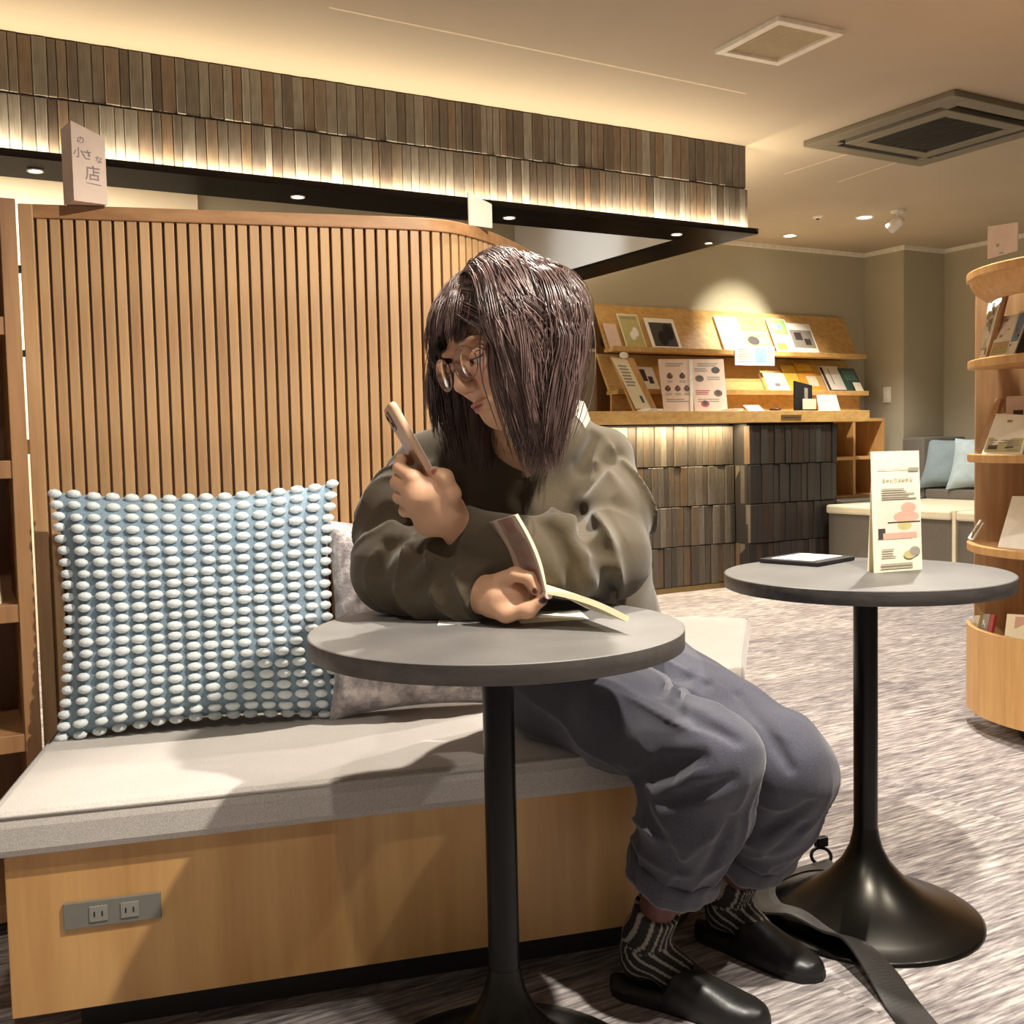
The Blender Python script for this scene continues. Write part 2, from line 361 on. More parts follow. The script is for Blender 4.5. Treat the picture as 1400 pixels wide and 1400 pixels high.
def tile_rows(parent, u0, u1, vface, rows, wmin, wmax, mat, axis='u', vary=.006, limit=999):
    protos = []
    for k in range(6):
        w = wmin+(wmax-wmin)*k/5; h = rows[0][1]-rows[0][0]
        mm = MB(); t = .022; ww = w-.002; hh = h-.004
        bm = bmesh.new(); bmesh.ops.create_cube(bm, size=1); bmesh.ops.scale(bm, vec=(ww, t, hh), verts=bm.verts)
        bmesh.ops.bevel(bm, geom=[e for e in bm.edges if all(v.co.y < 0 for v in e.verts)], offset=.0025, segments=1, affect='EDGES')
        mm.add([v.co.copy() for v in bm.verts], [[v.index for v in f.verts] for f in bm.faces]); bm.free()
        protos.append((w, mm.mesh('tile', mat, Vector((0, 0, 0)))))
    n = 0
    for z0, z1 in rows:
        u = u0
        while u < u1-.01 and n < limit:
            w, me = random.choice(protos)
            sc = 1.0
            if u+w > u1: sc = (u1-u)/w
            out = random.uniform(-vary, vary)
            p = W(u+w*sc/2, vface-out, (z0+z1)/2) if axis == 'u' else W(vface-out, u+w*sc/2, (z0+z1)/2)
            o = link('tile', me, p, parent); o.rotation_euler = (R(random.uniform(-.5, .5)), 0, TH+(R(-90) if axis == 'v' else 0)+R(random.uniform(-.8, .8)))
            o.scale = (sc, 1, random.uniform(.985, 1.0)); u += w*sc; n += 1
tile_rows(BULK, -.9, 3.618, 4.024, [(2.206, 2.41), (2.002, 2.206)], .030, .050, TILE, 'u', .0028)

# downlights let into the dark soffit lip
def downlight(p, r, label, group, normal_down=True):
    t = thing('downlight', p, label, 'ceiling light', group)
    m = MB(); m.lathe((p[0], p[1], p[2]), [(r*.78, 0.004), (r*.8, -.003), (r, -.004), (r*1.02, 0.002)], 24); m.build('trim_ring', WHITE, t)
    m = MB(); m.lathe((p[0], p[1], p[2]), [(0, .001), (r*.78, .001), (r*.78, -.001), (0, -.001)], 24); m.build('lamp', LAMP, t)
    return t
for i, (u, lab) in enumerate(((.434, 'soffit downlight left of the paper box on the partition'), (1.388, 'soffit downlight above the middle of the slatted partition'),
                              (2.349, 'soffit downlight just right of the blank card'), (3.276, 'soffit downlight near the tiled corner'))):
    downlight(W(u, 4.136, 1.984), .028, lab, 'soffit downlights')
downlight(W(3.57, 4.25, 1.984), .02, 'small soffit downlight right at the corner tip of the dark lip', 'soffit downlights')
downlight(Vector((1.988, 7.556, CEIL-.001)), .05, 'round ceiling downlight nearest the leaflet wall, leftmost of two', 'ceiling downlights')
downlight(Vector((2.324, 6.994, CEIL-.001)), .055, 'round ceiling downlight beside the swivel spot', 'ceiling downlights')
p = Vector((2.477, 6.816, CEIL)); t = thing('spotlight', p, 'swivel spotlight hanging from the ceiling, aimed at the leaflet wall', 'spotlight')
m = MB(); m.lathe(p-Vector((0, 0, .012)), [(.045, .012), (.045, 0), (.02, -.002)], 20); m.build('canopy', WHITE, t)
d = (W(5.2, 5.93, 1.62)-Vector((2.44, 6.78, 2.33))).normalized(); q = d.to_track_quat('Z', 'Y').to_matrix()
m = MB(); m.bar(p-Vector((0, 0, .01)), p-Vector((0.01, .01, .06)), .012, .012); m.build('arm', WHITE, t)
m = MB(); m.lathe(p-Vector((.02, .02, .085)), [(.02, -.05), (.034, -.04), (.036, .05)], 20, rot=q); m.build('lamp_head', WHITE, t)
m = MB(); m.lathe(p-Vector((.02, .02, .085))+d*.046, [(0, .005), (.03, .005), (.03, .001), (0, .001)], 20, rot=q); m.build('lamp', LAMP, t)
for q, lab in ((Vector((2.005, 6.94, CEIL)), 'tiny dark sensor on the ceiling left of the downlights'), (Vector((2.624, 7.301, CEIL)), 'small ceiling sensor just below the swivel spot')):
    t = thing('ceiling_sensor', q, lab, 'sensor'); m = MB(); m.lathe(q-Vector((0, 0, .014)), [(.018, 0), (.03, .006), (.033, .014)], 20); m.build('housing', WHITE, t)
    m = MB(); m.ell(q-Vector((0, 0, .012)), (.014, .014, .01)); m.build('lens', MATTEB, t)

# ceiling cassette air conditioner
c0, c1, c2 = Vector((1.435, 5.204, 0)), Vector((1.858, 4.461, 0)), Vector((2.139, 5.616, 0)); ex = (c2-c0).normalized(); ey = Vector((ex.y, -ex.x, 0)); S = .84
cc = c0+ex*S/2+ey*S/2; Rm = Matrix((ex, -ey, Vector((0, 0, 1)))).transposed()
ac = thing('air_conditioner', (cc.x, cc.y, CEIL-.03), 'square grey ceiling cassette air conditioner with dark centre grille', 'air conditioner')
def frame_ring(m, c, half, inner, z0, z1, mi=0, rot=None):
    for sx, sy in ((1, 0), (-1, 0), (0, 1), (0, -1)):
        w = half-inner
        if sx: m.box(Vector((c.x, c.y, (z0+z1)/2))+rot @ Vector((sx*(inner+w/2), 0, 0)), (w, half*2, z1-z0), mi, rot)
        else: m.box(Vector((c.x, c.y, (z0+z1)/2))+rot @ Vector((0, sy*(inner+w/2), 0)), (inner*2, w, z1-z0), mi, rot)
m = MB(); frame_ring(m, cc, .42, .335, CEIL-.028, CEIL, 0, Rm); frame_ring(m, cc, .285, .215, CEIL-.032, CEIL, 0, Rm)
for a in range(4):
    rr = Rm @ Matrix.Rotation(a*math.pi/2, 3, 'Z'); m.box(Vector((cc.x, cc.y, CEIL-.014))+rr @ Vector((.31, .31, 0)), (.05, .05, .028), 0, rr)
bev(m.build('panel', ACM, ac), .004)
m = MB(); m.box((cc.x, cc.y, CEIL-.004), (.66, .66, .006), 0, Rm); m.build('recess', ACD, ac)
m = MB(); m.box((cc.x, cc.y, CEIL-.02), (.43, .43, .006), 0, Rm)
for i in range(15): m.box(Vector((cc.x, cc.y, CEIL-.025))+Rm @ Vector((-.2+i*.0286, 0, 0)), (.006, .42, .008), 0, Rm)
m.build('grille', ACD, ac)
for a in range(4):
    rr = Rm @ Matrix.Rotation(a*math.pi/2, 3, 'Z'); m = MB()
    m.box(Vector((cc.x, cc.y, CEIL-.018))+rr @ Vector((.31, 0, 0)), (.034, .50, .006), 0, rr @ Matrix.Rotation(R(30), 3, 'Y')); m.build('louvre', ACD, ac)
# access hatch with a mesh panel
hc = [onz(975.7, 67.5, CEIL), onz(1065.8, 20.9, CEIL), onz(1155.8, 41.8, CEIL), onz(1062.5, 83.6, CEIL)]; cc = sum(hc, Vector())/4
hx = (hc[3]-hc[0]+hc[2]-hc[1]).normalized(); hx.z = 0; hy = Vector((-hx.y, hx.x, 0)); Rm = Matrix((hx, hy, Vector((0, 0, 1)))).transposed()
lx = ((hc[3]-hc[0]).length+(hc[2]-hc[1]).length)/2; ly = ((hc[1]-hc[0]).length+(hc[2]-hc[3]).length)/2
t = thing('ceiling_vent', (cc.x, cc.y, CEIL-.02), 'cream framed square vent with fine mesh in the ceiling', 'vent')
m = MB(); fw = .03
for sx, sy in ((1, 0), (-1, 0), (0, 1), (0, -1)):
    if sx: m.box(Vector((cc.x, cc.y, CEIL-.008))+Rm @ Vector((sx*(lx/2-fw/2), 0, 0)), (fw, ly, .018), 0, Rm)
    else: m.box(Vector((cc.x, cc.y, CEIL-.008))+Rm @ Vector((0, sy*(ly/2-fw/2), 0)), (lx-2*fw, fw, .018), 0, Rm)
bev(m.build('frame', WHITE, t), .002)
m = MB(); m.box((cc.x, cc.y, CEIL-.003), (lx-2*fw, ly-2*fw, .004), 0, Rm)
for i in range(22): m.box(Vector((cc.x, cc.y, CEIL-.006))+Rm @ Vector((-(lx/2-fw)+(i+.5)*(lx-2*fw)/22, 0, 0)), (.004, ly-2*fw, .004), 0, Rm)
m.build('mesh_panel', MESHM, t)

# ------------------------------------------------------------------ slatted partition (wall of the bench)
Z0 = Vector((0, 0, 0))
path = [Vector(p+(0,)) for p in ((-.968, 2.194), (-.60, 2.292), (-.25, 2.385), (-.145, 2.428), (-.083, 2.498), (-.03, 2.60), (.016, 2.715), (.07, 2.875), (.119, 3.049), (.155, 3.21), (.181, 3.382), (.200, 3.52))]
line = resample(catmull(path, 14), .01)
PART = thing('slatted_partition', (line[0].x, line[0].y, .0), 'tall oak slatted partition curving away behind the bench', 'partition')
def strip(pts, d0, d1, z0, z1):
    m = MB(); a = offset(pts, d0); b = offset(pts, d1); m.rings([[Vector((p.x, p.y, z0)), Vector((q.x, q.y, z0)), Vector((q.x, q.y, z1)), Vector((p.x, p.y, z1))] for p, q in zip(a, b)]); return m
strip(line, -.008, -.045, 0, 1.47).build('backing_panel', OAKD, PART)
bev(strip(line, .010, -.050, 1.462, 1.49).build('top_rail', OAKX, PART), .002)
m = MB(); d0 = (line[3]-line[0]).normalized(); n0 = Vector((d0.y, -d0.x, 0)); m.box(line[0]-d0*.004+n0*-.018+Vector((0, 0, .745)), (.028, .058, 1.49), 0, Matrix((d0, -n0, Vector((0, 0, 1)))).transposed()); bev(m.build('end_stile', OAK, PART), .002)
m = MB(); de = (line[-1]-line[-4]).normalized(); ne = Vector((de.y, -de.x, 0)); m.box(line[-1]+ne*-.018+Vector((0, 0, .745)), (.030, .058, 1.49), 0, Matrix((de, -ne, Vector((0, 0, 1)))).transposed()); bev(m.build('end_stile', OAK, PART), .002)
sl = MB(); sl.box((0, 0, 0), (.0193, .012, 1.465), 0, None, .0015); slat_me = sl.mesh('slat', OAK, Vector((0, 0, 0)))
fine = resample(catmull(path, 14), .0247)
for i in range(1, len(fine)-1):
    d = (fine[i+1]-fine[i-1]).normalized()
    o = link('slat', slat_me, Vector((fine[i].x, fine[i].y, .7325))+Vector((d.y, -d.x, 0))*.0, PART); o.rotation_euler = (0, 0, math.atan2(d.y, d.x))
for z in (1.36, 1.19):
    m = MB(); m.box(line[0]-d0*.027-n0*.0+Vector((0, 0, z)), (.022, .03, .012), 0, Matrix((d0, -n0, Vector((0, 0, 1)))).transposed()); m.build('bracket', MATTEB, PART)
m = MB(); m.box(line[0]-d0*.027-n0*.01+Vector((0, 0, 1.0)), (.022, .03, .03), 0, Matrix((d0, -n0, Vector((0, 0, 1)))).transposed()); m.build('spacer_block', OAK, PART)

# ------------------------------------------------------------------ bench
edge = [Vector(p+(0,)) for p in ((-.838, 1.625), (-.30, 1.776), (.22, 1.922), (.35, 1.985), (.44, 2.09), (.497, 2.26), (.54, 2.48), (.60, 2.75), (.68, 3.08), (.75, 3.36))]
edge = [edge[0], edge[1]]+catmull(edge[1:], 8)[1:]
back = [p for p in offset(resample(catmull(path, 14), .05), .014)]
outline = edge+[Vector((p.x, p.y, 0)) for p in back[::-1]]
outline[-1] = Vector((-.955, 2.19, 0))
BENCH = thing('bench', (-.2, 1.95, 0), 'built-in oak bench with grey seat cushion, curved round the partition', 'bench')
def lift(pts, z): return [Vector((p.x, p.y, z)) for p in pts]
m = MB(); m.rings([lift(loopoff(outline, a), z) for a, z in ((.016, .347), (.004, .352), (0, .362), (0, .398), (.005, .412), (.018, .42))], 0, False)
m.build('seat_cushion', SEATF, BENCH)
m = MB(); m.rings([lift(loopoff(outline, .0055), .4105), lift(loopoff(outline, .0015), .413), lift(loopoff(outline, .006), .4165)], 0, True, False); m.build('piping', SEATF, BENCH)
m = MB(); m.rings([lift(loopoff(outline, .024), .08), lift(loopoff(outline, .024), .348)]); bev(m.build('base_panel', BENCHW, BENCH), .002)
m = MB(); m.rings([lift(loopoff(outline, .11), 0), lift(loopoff(outline, .11), .085)]); m.build('plinth', PLINTH, BENCH)
dp = Vector((.963, .271, 0)).normalized(); npn = Vector((dp.y, -dp.x, 0)); Rp = Matrix((dp, -npn, Vector((0, 0, 1)))).transposed()
oc = Vector((-.666, 1.697, .237)); base_pt = edge[0]+npn*-.024; k = (oc-base_pt).dot(npn); oc = oc-npn*k
m = MB(); m.box(oc+npn*.002, (.150, .008, .043), 0, Rp); op = bev(m.build('outlet_plate', OUTM, BENCH), .001)
for sx in (-.022, .026):
    m = MB(); m.box(oc+npn*.0065+dp*sx, (.028, .003, .026), 0, Rp, .001)
    for q in (-.006, .006): m.box(oc+npn*.0081+dp*(sx+q), (.0022, .001, .0085), 1, Rp)
    m.build('socket', [plain('socket_grey', (132, 130, 122), .5), MATTEB], op)

# ------------------------------------------------------------------ left bookcase
dS = Vector((.885, .466, 0)).normalized(); nS = Vector((dS.y, -dS.x, 0)); Rs = Matrix((dS, -nS, Vector((0, 0, 1)))).transposed()
cr = Vector((-.969, 2.140, 0))
def SH(x, y, z): return cr+dS*x-nS*y+Vector((0, 0, z))        # x to the right along the front, y into the case
BC = thing('bookcase', SH(-.4, .15, 0), 'oak bookcase of open cells at the left edge, beside the bench', 'bookcase')
for x in (-.015, -.42, -.80):
    m = MB(); m.box(SH(x, .15, .745), (.03, .30, 1.49), 0, Rs); bev(m.build('side_panel', SHELFW, BC), .0015)
for z in (.055, .40, .665, .955, 1.24, 1.472):
    m = MB(); m.box(SH(-.41, .152, z), (.775, .295, .036), 0, Rs); bev(m.build('shelf_board', SHELFW, BC), .0015)
m = MB(); m.box(SH(-.41, .292, .75), (.78, .012, 1.44), 0, Rs); m.build('back_panel', OAKD, BC)

# ------------------------------------------------------------------ cards, leaflets and books: a slab between four corner points, with flat print
def slab(name, bl, br, tr, tl, th, mats, prints=(), parent=None, label=None, cat=None, group=None, away=None):
    bl, br, tr, tl = map(Vector, (bl, br, tr, tl)); n = (br-bl).cross(tl-bl).normalized()
    eye = away or Vector((0, 0, EYE))
    if n.dot(eye-bl) < 0: n = -n; flip = True
    else: flip = False
    m = MB(); f = [bl, br, tr, tl]; b = [p-n*th for p in f]
    fs = [(0, 1, 2, 3), (7, 6, 5, 4), (4, 5, 1, 0), (5, 6, 2, 1), (6, 7, 3, 2), (7, 4, 0, 3)]
    if flip: fs = [q[::-1] for q in fs]
    m.add(f+b, fs, 0)
    def P(u, v, e): return (bl*(1-u)+br*u)*(1-v)+(tl*(1-u)+tr*u)*v+n*e
    for i, pr_ in enumerate(prints):
        u0, v0, u1, v1, k = pr_[:5]; e = .0003+.00004*i; q = (0, 1, 2, 3) if not flip else (3, 2, 1, 0)
        if len(pr_) > 5:
            nn_ = 14; pts_ = [P((u0+u1)/2+(u1-u0)/2*math.cos(2*math.pi*a_/nn_), (v0+v1)/2+(v1-v0)/2*math.sin(2*math.pi*a_/nn_), e) for a_ in range(nn_)]
            m.add(pts_, [list(range(nn_)) if not flip else list(range(nn_))[::-1]], k); continue
        m.add([P(u0, v0, e), P(u1, v0, e), P(u1, v1, e), P(u0, v1, e)], [q], k)
    o = m.build(name, mats, parent)
    if label: tag(o, label, cat, group)
    return o
def lines(u0, u1, v0, v1, n, k, ragged=.25):
    out = []; h = (v1-v0)/n
    for i in range(n): out.append((u0, v0+i*h, u1-random.random()*ragged*(u1-u0), v0+i*h+h*.5, k))
    return out
def glyphs(u0, u1, v0, v1, n, k):
    out = []; w = (u1-u0)/n
    for i in range(n):
        a = u0+i*w; b = a+w*.8
        for v in sorted(random.sample([0, .18, .36, .54, .72, .9], 3)): out.append((a, v0+(v1-v0)*v, b, v0+(v1-v0)*(v+.1), k))
        s = a+random.choice([.2, .35, .5])*w; out.append((s, v0, s+w*.1, v1, k))
        if random.random() < .6: s = a+.66*w; out.append((s, v0+(v1-v0)*.1, s+w*.1, v0+(v1-v0)*.8, k))
    return out
# things in the left bookcase cells
slab('book', SH(-.20, .05, .684), SH(-.062, .03, .684), SH(-.075, .06, .86), SH(-.20, .06, .875), .05, [PAPERC, PRINTG, PRINTD], lines(.1, .9, .1, .4, 4, 1)+[(.2, .5, .8, .9, 2)], None, 'pale paperback facing out in the upper visible cell of the bookcase', 'book')
slab('book', SH(-.19, .04, .419), SH(-.088, .03, .419), SH(-.092, .05, .585), SH(-.19, .05, .585), .04, [PAPER, PRINTD, PRINTB], [(.55, .05, .95, .95, 1), (.0, .5, .45, .9, 2)], None, 'white and black magazine in the lowest visible cell of the bookcase', 'magazine')
# white paper box with vertical lettering on the partition
fr, fl2 = at(147, 277, 2.22), at(99, 275, 2.175); zb = 1.491
pA = Vector((at(83, 275, 2.19).x, 2.205, zb)); pB = Vector((at(100, 275, 2.165).x, 2.17, zb)); pC = Vector((at(147, 277, 2.215).x, 2.215, zb)); pD = pA+pC-pB
m = MB(); hB, hA, hC = 1.648, 1.641, 1.626
top = [Vector((pA.x, pA.y, hA)), Vector((pB.x, pB.y, hB)), Vector((pC.x, pC.y, hC)), Vector((pD.x, pD.y, hA-.02))]
bot = [pA, pB, pC, pD]
m.add(bot+top, [(0, 1, 5, 4), (1, 2, 6, 5), (2, 3, 7, 6), (3, 0, 4, 7), (4, 5, 6, 7), (3, 2, 1, 0)], 0)
box = m.build('paper_box', [PAPERP], None); tag(box, 'tall pale pink card box with faint lettering standing on the partition', 'box')
def text(body, size, loc, rot, mat, parent, name='lettering', ext=.0003):
    c = bpy.data.curves.new(name, 'FONT'); c.body = body; c.size = size; c.align_x = 'CENTER'; c.align_y = 'CENTER'; c.extrude = ext; c.resolution_u = 2
    tmp = bpy.data.objects.new(name, c); COL.objects.link(tmp); dg = bpy.context.evaluated_depsgraph_get(); dg.update()
    me = bpy.data.meshes.new_from_object(tmp.evaluated_get(dg)); bpy.data.objects.remove(tmp); me.materials.clear(); me.materials.append(mat)
    o = link(name, me, loc, parent); o.rotation_euler = rot.to_euler(); return o
ex = (pC-pB).normalized(); ez = Vector((0, 0, 1)); en = ex.cross(ez)
rotm = Matrix((ex, ez, en)).transposed()
LET = plain('lettering_grey', (150, 134, 134), .7)
for s, sz, u, z in (('の', .017, .018, 1.612), ('小', .022, .013, 1.586), ('さ', .022, .030, 1.584), ('な', .016, .053, 1.578), ('店', .032, .040, 1.548)):
    text(s, sz, pB+ex*u+Vector((0, 0, z-zb))+en*.0008, rotm, LET, box)
slab('lettering_rule', pB+ex*.026+Vector((0, 0, .038))+en*.0006, pB+ex*.056+Vector((0, 0, .036))+en*.0006, pB+ex*.056+Vector((0, 0, .0375))+en*.0006, pB+ex*.026+Vector((0, 0, .0395))+en*.0006, .0003, [LET], (), box)
# blank card on the curved part of the partition
q = offset(line, -.02); best = min(q, key=lambda p: (p-at(656, 300, 2.6)).xy.length)
a = Vector((at(641, 305, 2.49).x, 2.49, 1.491)); b = Vector((at(673, 305, 2.53).x, 2.53, 1.491))
slab('card', a, b, b+Vector((0, 0, .055)), a+Vector((0, 0, .074)), .003, [PAPERP], (), None, 'small blank cream card standing on the curved end of the partition', 'card')
# ------------------------------------------------------------------ round tables
def round_table(c, label, base_r=.228, top_r=.28, top=None):
    t = thing('round_table', (c[0], c[1], 0), label, 'table', 'round black tables'); z = .71; r = top_r
    m = MB(); m.lathe((c[0], c[1], 0), [(r-.002, z-.028), (r, z-.027), (r, z-.0012)], 96, 1); m.lathe((c[0], c[1], 0), [(r-.0003, z-.0012), (r-.002, z)], 96, 0)
    m.build('tabletop', [top or TOPM, EDGEM], t)
    m = MB(); m.lathe((c[0], c[1], 0), [(.024, .15), (.024, z-.030)], 32); m.lathe((c[0], c[1], 0), [(.09, z-.032), (.09, z-.0285)], 32); m.build('pole', BLACKM, t)
    prof = [(base_r, 0), (base_r, .005), (base_r-.006, .009), (.19, .019), (.15, .034), (.11, .056), (.075, .084), (.048, .115), (.033, .145), (.027, .17), (.0245, .185)]
    m = MB(); m.lathe((c[0], c[1], 0), prof, 64); m.build('base', BASEM, t); return t
TA = (-.027, 1.587); TB = (.712, 2.140)
round_table(TA, 'round black table with forearms and booklet on it, nearest the bench')
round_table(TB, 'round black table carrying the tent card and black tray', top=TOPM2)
# tent card
a = Vector((.729, 2.125, .71)); b = Vector((.838, 2.168, .71)); up = Vector((0, .02, .243)); a = a-Vector((.004, 0, 0)); d = (b-a)
pr = [(.08, .27, .97, .60, 2), (.08, .265, .8, .275, 3)]+[(.1, .27, .25, .36, 4), (.2, .27, .9, .32, 5), (.42, .40, .96, .5, 5, 'o'), (.5, .34, .8, .42, 6, 'o'), (.58, .48, .9, .57, 5, 'o'), (.3, .4, .98, .412, 4)]
pr += glyphs(.2, .85, .74, .775, 8, 3)+lines(.18, .95, .60, .70, 5, 3, .4)+[(.1, .845, .97, .85, 3), (.75, .83, .97, .86, 3)]+lines(.15, .45, .12, .2, 4, 3)+[(.6, .1, .85, .17, 6, 'o'), (.72, .12, .95, .2, 3, 'o')]+lines(.12, .9, .03, .08, 2, 3)
t = thing('tent_card', ((a+b)/2), 'tall cream menu stand card with pink photo on the right table', 'menu card')
slab('front_card', a, b, b+up, a+up, .002, [PAPERC, PAPERC, PAPERP, PRINTG, PRINTD, PINK2, PRINTO2], pr, t)
nn = Vector((-d.y, d.x, 0)).normalized()
slab('back_card', a+nn*.028+d*.06, b+nn*.028, b+up+nn*.003, a+up+nn*.003+d*.06, .002, [PAPERC], (), t)
# black tray with a white slip
q = [Vector((.543, 2.345, .71)), Vector((.642, 2.243, .71))]; ax = (q[1]-q[0]).normalized(); ay = Vector((-ax.y, ax.x, 0)); c = (q[0]+q[1])/2+ay*.085; Rt = Matrix((ax, ay, Vector((0, 0, 1)))).transposed()
t = thing('tray', (c.x, c.y, .71), 'slim black bill tray holding a white slip on the right table', 'tray')
m = MB(); m.box(c+Vector((0, 0, .005)), (.145, .16, .009), 0, Rt, .002); m.build('tray_base', MATTEB, t)
slab('paper_slip', c+ax*-.05+ay*-.065+Vector((0, 0, .0105)), c+ax*.05+ay*-.065+Vector((0, 0, .0105)), c+ax*.05+ay*.065+Vector((0, 0, .0105)), c+ax*-.05+ay*.065+Vector((0, 0, .0105)), .0008, [PAPER, PRINTG], [(.3, .35, .5, .6, 1), (.5, .45, .7, .5, 1)], t)

# ------------------------------------------------------------------ cushions
def pillow_pt(u, v, Wd, Ht, T, side=1, pinch=.10, seed=0):
    x = Wd/2*u*(1-pinch*(1-v*v)); y = Ht/2*v*(1-pinch*(1-u*u)); z = T/2*max(0, (1-u**4)*(1-v**4))**.55*side
    z += .006*math.sin(3*u+2*v+seed)*(1-u*u)*(1-v*v); return x, y, z
def pillow(name, c, ex, ey, Wd, Ht, T, mat, n=28, seed=0, crump=0, parent=None):
    ex, ey = Vector(ex).normalized(), Vector(ey).normalized(); ez = ex.cross(ey).normalized(); m = MB()
    for side in (1, -1):
        vs = []
        for j in range(n+1):
            for i in range(n+1):
                u, v = -1+2*i/n, -1+2*j/n; x, y, z = pillow_pt(u, v, Wd, Ht, T, side, .09, seed)
                z += crump*math.sin(9*u+seed)*math.cos(7*v+2*u)*(1-u*u)*(1-v*v)*side
                vs.append(Vector(c)+ex*x+ey*y+ez*z)
        m.add(vs, [((j*(n+1)+i), (j*(n+1)+i+1), ((j+1)*(n+1)+i+1), ((j+1)*(n+1)+i))[::side] for j in range(n) for i in range(n)], 0, True)
    return m.build(name, mat, parent), (ex, ey, ez)
# blue bobble cushion leaning on the slats
ex = Vector((.967, .256, .0)); ey = Vector((-.018, .10, 1)); ey = (ey-ex*ey.dot(ex)/ex.length_squared).normalized(); ex.normalize(); ezf = ex.cross(ey)
cb = Vector((-.640, 2.165, .666)); BWd, BHt, BT = .555, .490, .13
bc = thing('bobble_cushion', (cb.x, cb.y, .42), 'large square blue cushion with rows of white bobbles, left on the bench', 'cushion')
ob, _ = pillow('cover', cb, ex, ey, BWd, BHt, BT, BLUEF, 28, 1, 0, bc)
bm_ = MB(); bm_.ell((0, 0, 0), (.0146, .0087, .0092), 0, None, 10, 6); bob_me = bm_.mesh('bobble', BOB, Vector((0, 0, 0)))
nb = 0; rest = MB(); NC, NR = 16, 22
for j in range(NR):
    for i in range(NC):
        u = -.985+1.97*i/(NC-1)+random.uniform(-.008, .008); v = -.985+1.97*j/(NR-1)+random.uniform(-.006, .006)
        x, y, z = pillow_pt(u, v, BWd, BHt, BT, 1, .09, 1); e = .01
        def PP(a, b): q = pillow_pt(max(-1, min(1, a)), max(-1, min(1, b)), BWd, BHt, BT, 1, .09, 1); return ex*q[0]+ey*q[1]-ezf*(-q[2])
        p = cb+PP(u, v); uc, vc = max(-.9, min(.9, u)), max(-.9, min(.9, v)); tu = (PP(uc+e, vc)-PP(uc-e, vc)).normalized(); nv = tu.cross(PP(uc, vc+e)-PP(uc, vc-e)).normalized(); tv = nv.cross(tu); M3 = Matrix((tu, tv, nv)).transposed()
        edge_b = i in (0, NC-1) and j % 2 == 0 or j in (0, NR-1)
        if nb < 300 and not edge_b:
            o = link('bobble', bob_me, p+nv*.004, bc); o.rotation_euler = M3.to_euler(); s = random.uniform(.9, 1.08); o.scale = (s, s, s); nb += 1
        else: rest.ell(p+nv*.003, (.0150, .0092, .0095), 0, M3, 8, 5)
for side_u in (-1, 1):                       # bobbles wrapping round the cushion's edges
    for j in range(NR):
        v = -.98+1.96*j/(NR-1); q = pillow_pt(side_u, v, BWd, BHt, BT, 1, .09, 1); rest.ell(cb+ex*q[0]+ey*q[1]-ezf*.012, (.010, .008, .010), 0, M3, 8, 5)
o = rest.build('edge_bobbles', BOB, bc); o['kind'] = 'stuff'
# crushed velvet cushion, half behind the woman's elbow
ex2 = Vector((.967, .256, 0)).normalized(); ey2 = Vector((-.02, .16, 1)).normalized()
ov, _ = pillow('velvet_cushion', (-.200, 2.265, .625), ex2, ey2, .40, .42, .13, VELV, 36, 2, .012)
tag(ov, 'pale grey crushed velvet cushion between blue cushion and woman', 'cushion')

# ------------------------------------------------------------------ leaflet counter at the back wall
CT = thing('display_counter', W(4.6, 5.6, 0), 'long tiled counter with oak top below the leaflet rack', 'counter')
def roombox(name, u0, u1, v0, v1, z0, z1, mat, parent, bv=0):
    m = MB(); m.box(W((u0+u1)/2, (v0+v1)/2, (z0+z1)/2), (u1-u0, v1-v0, z1-z0), 0, ROOM); o = m.build(name, mat, parent)
    return bev(o, bv) if bv else o
roombox('counter_core', 3.45, 4.80, 5.524, 5.92, 0, 1.10, PLINTH, CT)
roombox('counter_core', 4.83, 5.62, 5.38, 5.92, 0, 1.10, PLINTH, CT)
tile_rows(CT, 3.45, 4.82, 5.512, [(.035+.2625*i, .035+.2625*(i+1)) for i in range(4)], .046, .062, TILED, 'u', .008)
tile_rows(CT, 5.355, 5.51, 4.842, [(.035+.2625*i, .035+.2625*(i+1)) for i in range(4)], .046, .058, TILED, 'v', .004)
tile_rows(CT, 4.83, 5.63, 5.368, [(.035+.2625*i, .035+.2625*(i+1)) for i in range(4)], .046, .062, TILESH, 'u', .006)  # unlit front of the box: shade painted into the tile colour
roombox('kick_strip', 3.45, 4.82, 5.498, 5.52, 0, .035, BRASS, CT)
roombox('kick_strip', 4.84, 5.62, 5.36, 5.38, 0, .035, BRASS, CT)
roombox('countertop', 3.40, 5.93, 5.335, 5.925, 1.100, 1.178, RACKW, CT, .003)
o = roombox('name_plate', 5.09, 5.27, 5.331, 5.336, 1.118, 1.150, plain('plate_bronze', (116, 90, 56), .4), CT)
slab('lettering', W(5.10, 5.3305, 1.122), W(5.26, 5.3305, 1.122), W(5.26, 5.3305, 1.146), W(5.10, 5.3305, 1.146), .0005, [plain('plate_bronze', (116, 90, 56), .4), PRINTD], glyphs(.06, .94, .2, .8, 7, 1), o)
RK = thing('leaflet_rack', W(5.1, 5.8, 1.178), 'oak leaflet rack with sloping panels above the counter', 'rack')
def prism_v(name, u0, u1, prof, mat, parent):
    m = MB(); m.rings([[W(u0, v, z) for v, z in prof], [W(u1, v, z) for v, z in prof]]); return bev(m.build(name, mat, parent), .002)
RU0, RU1 = 3.985, 6.27
prism_v('top_panel', RU0, RU1, [(5.755, 1.585), (5.775, 1.585), (5.925, 1.905), (5.903, 1.905)], RACKW, RK)
prism_v('ledge', RU0, RU1+.02, [(5.69, 1.578), (5.80, 1.578), (5.80, 1.602), (5.705, 1.602), (5.702, 1.612), (5.69, 1.612)], RACKW, RK)
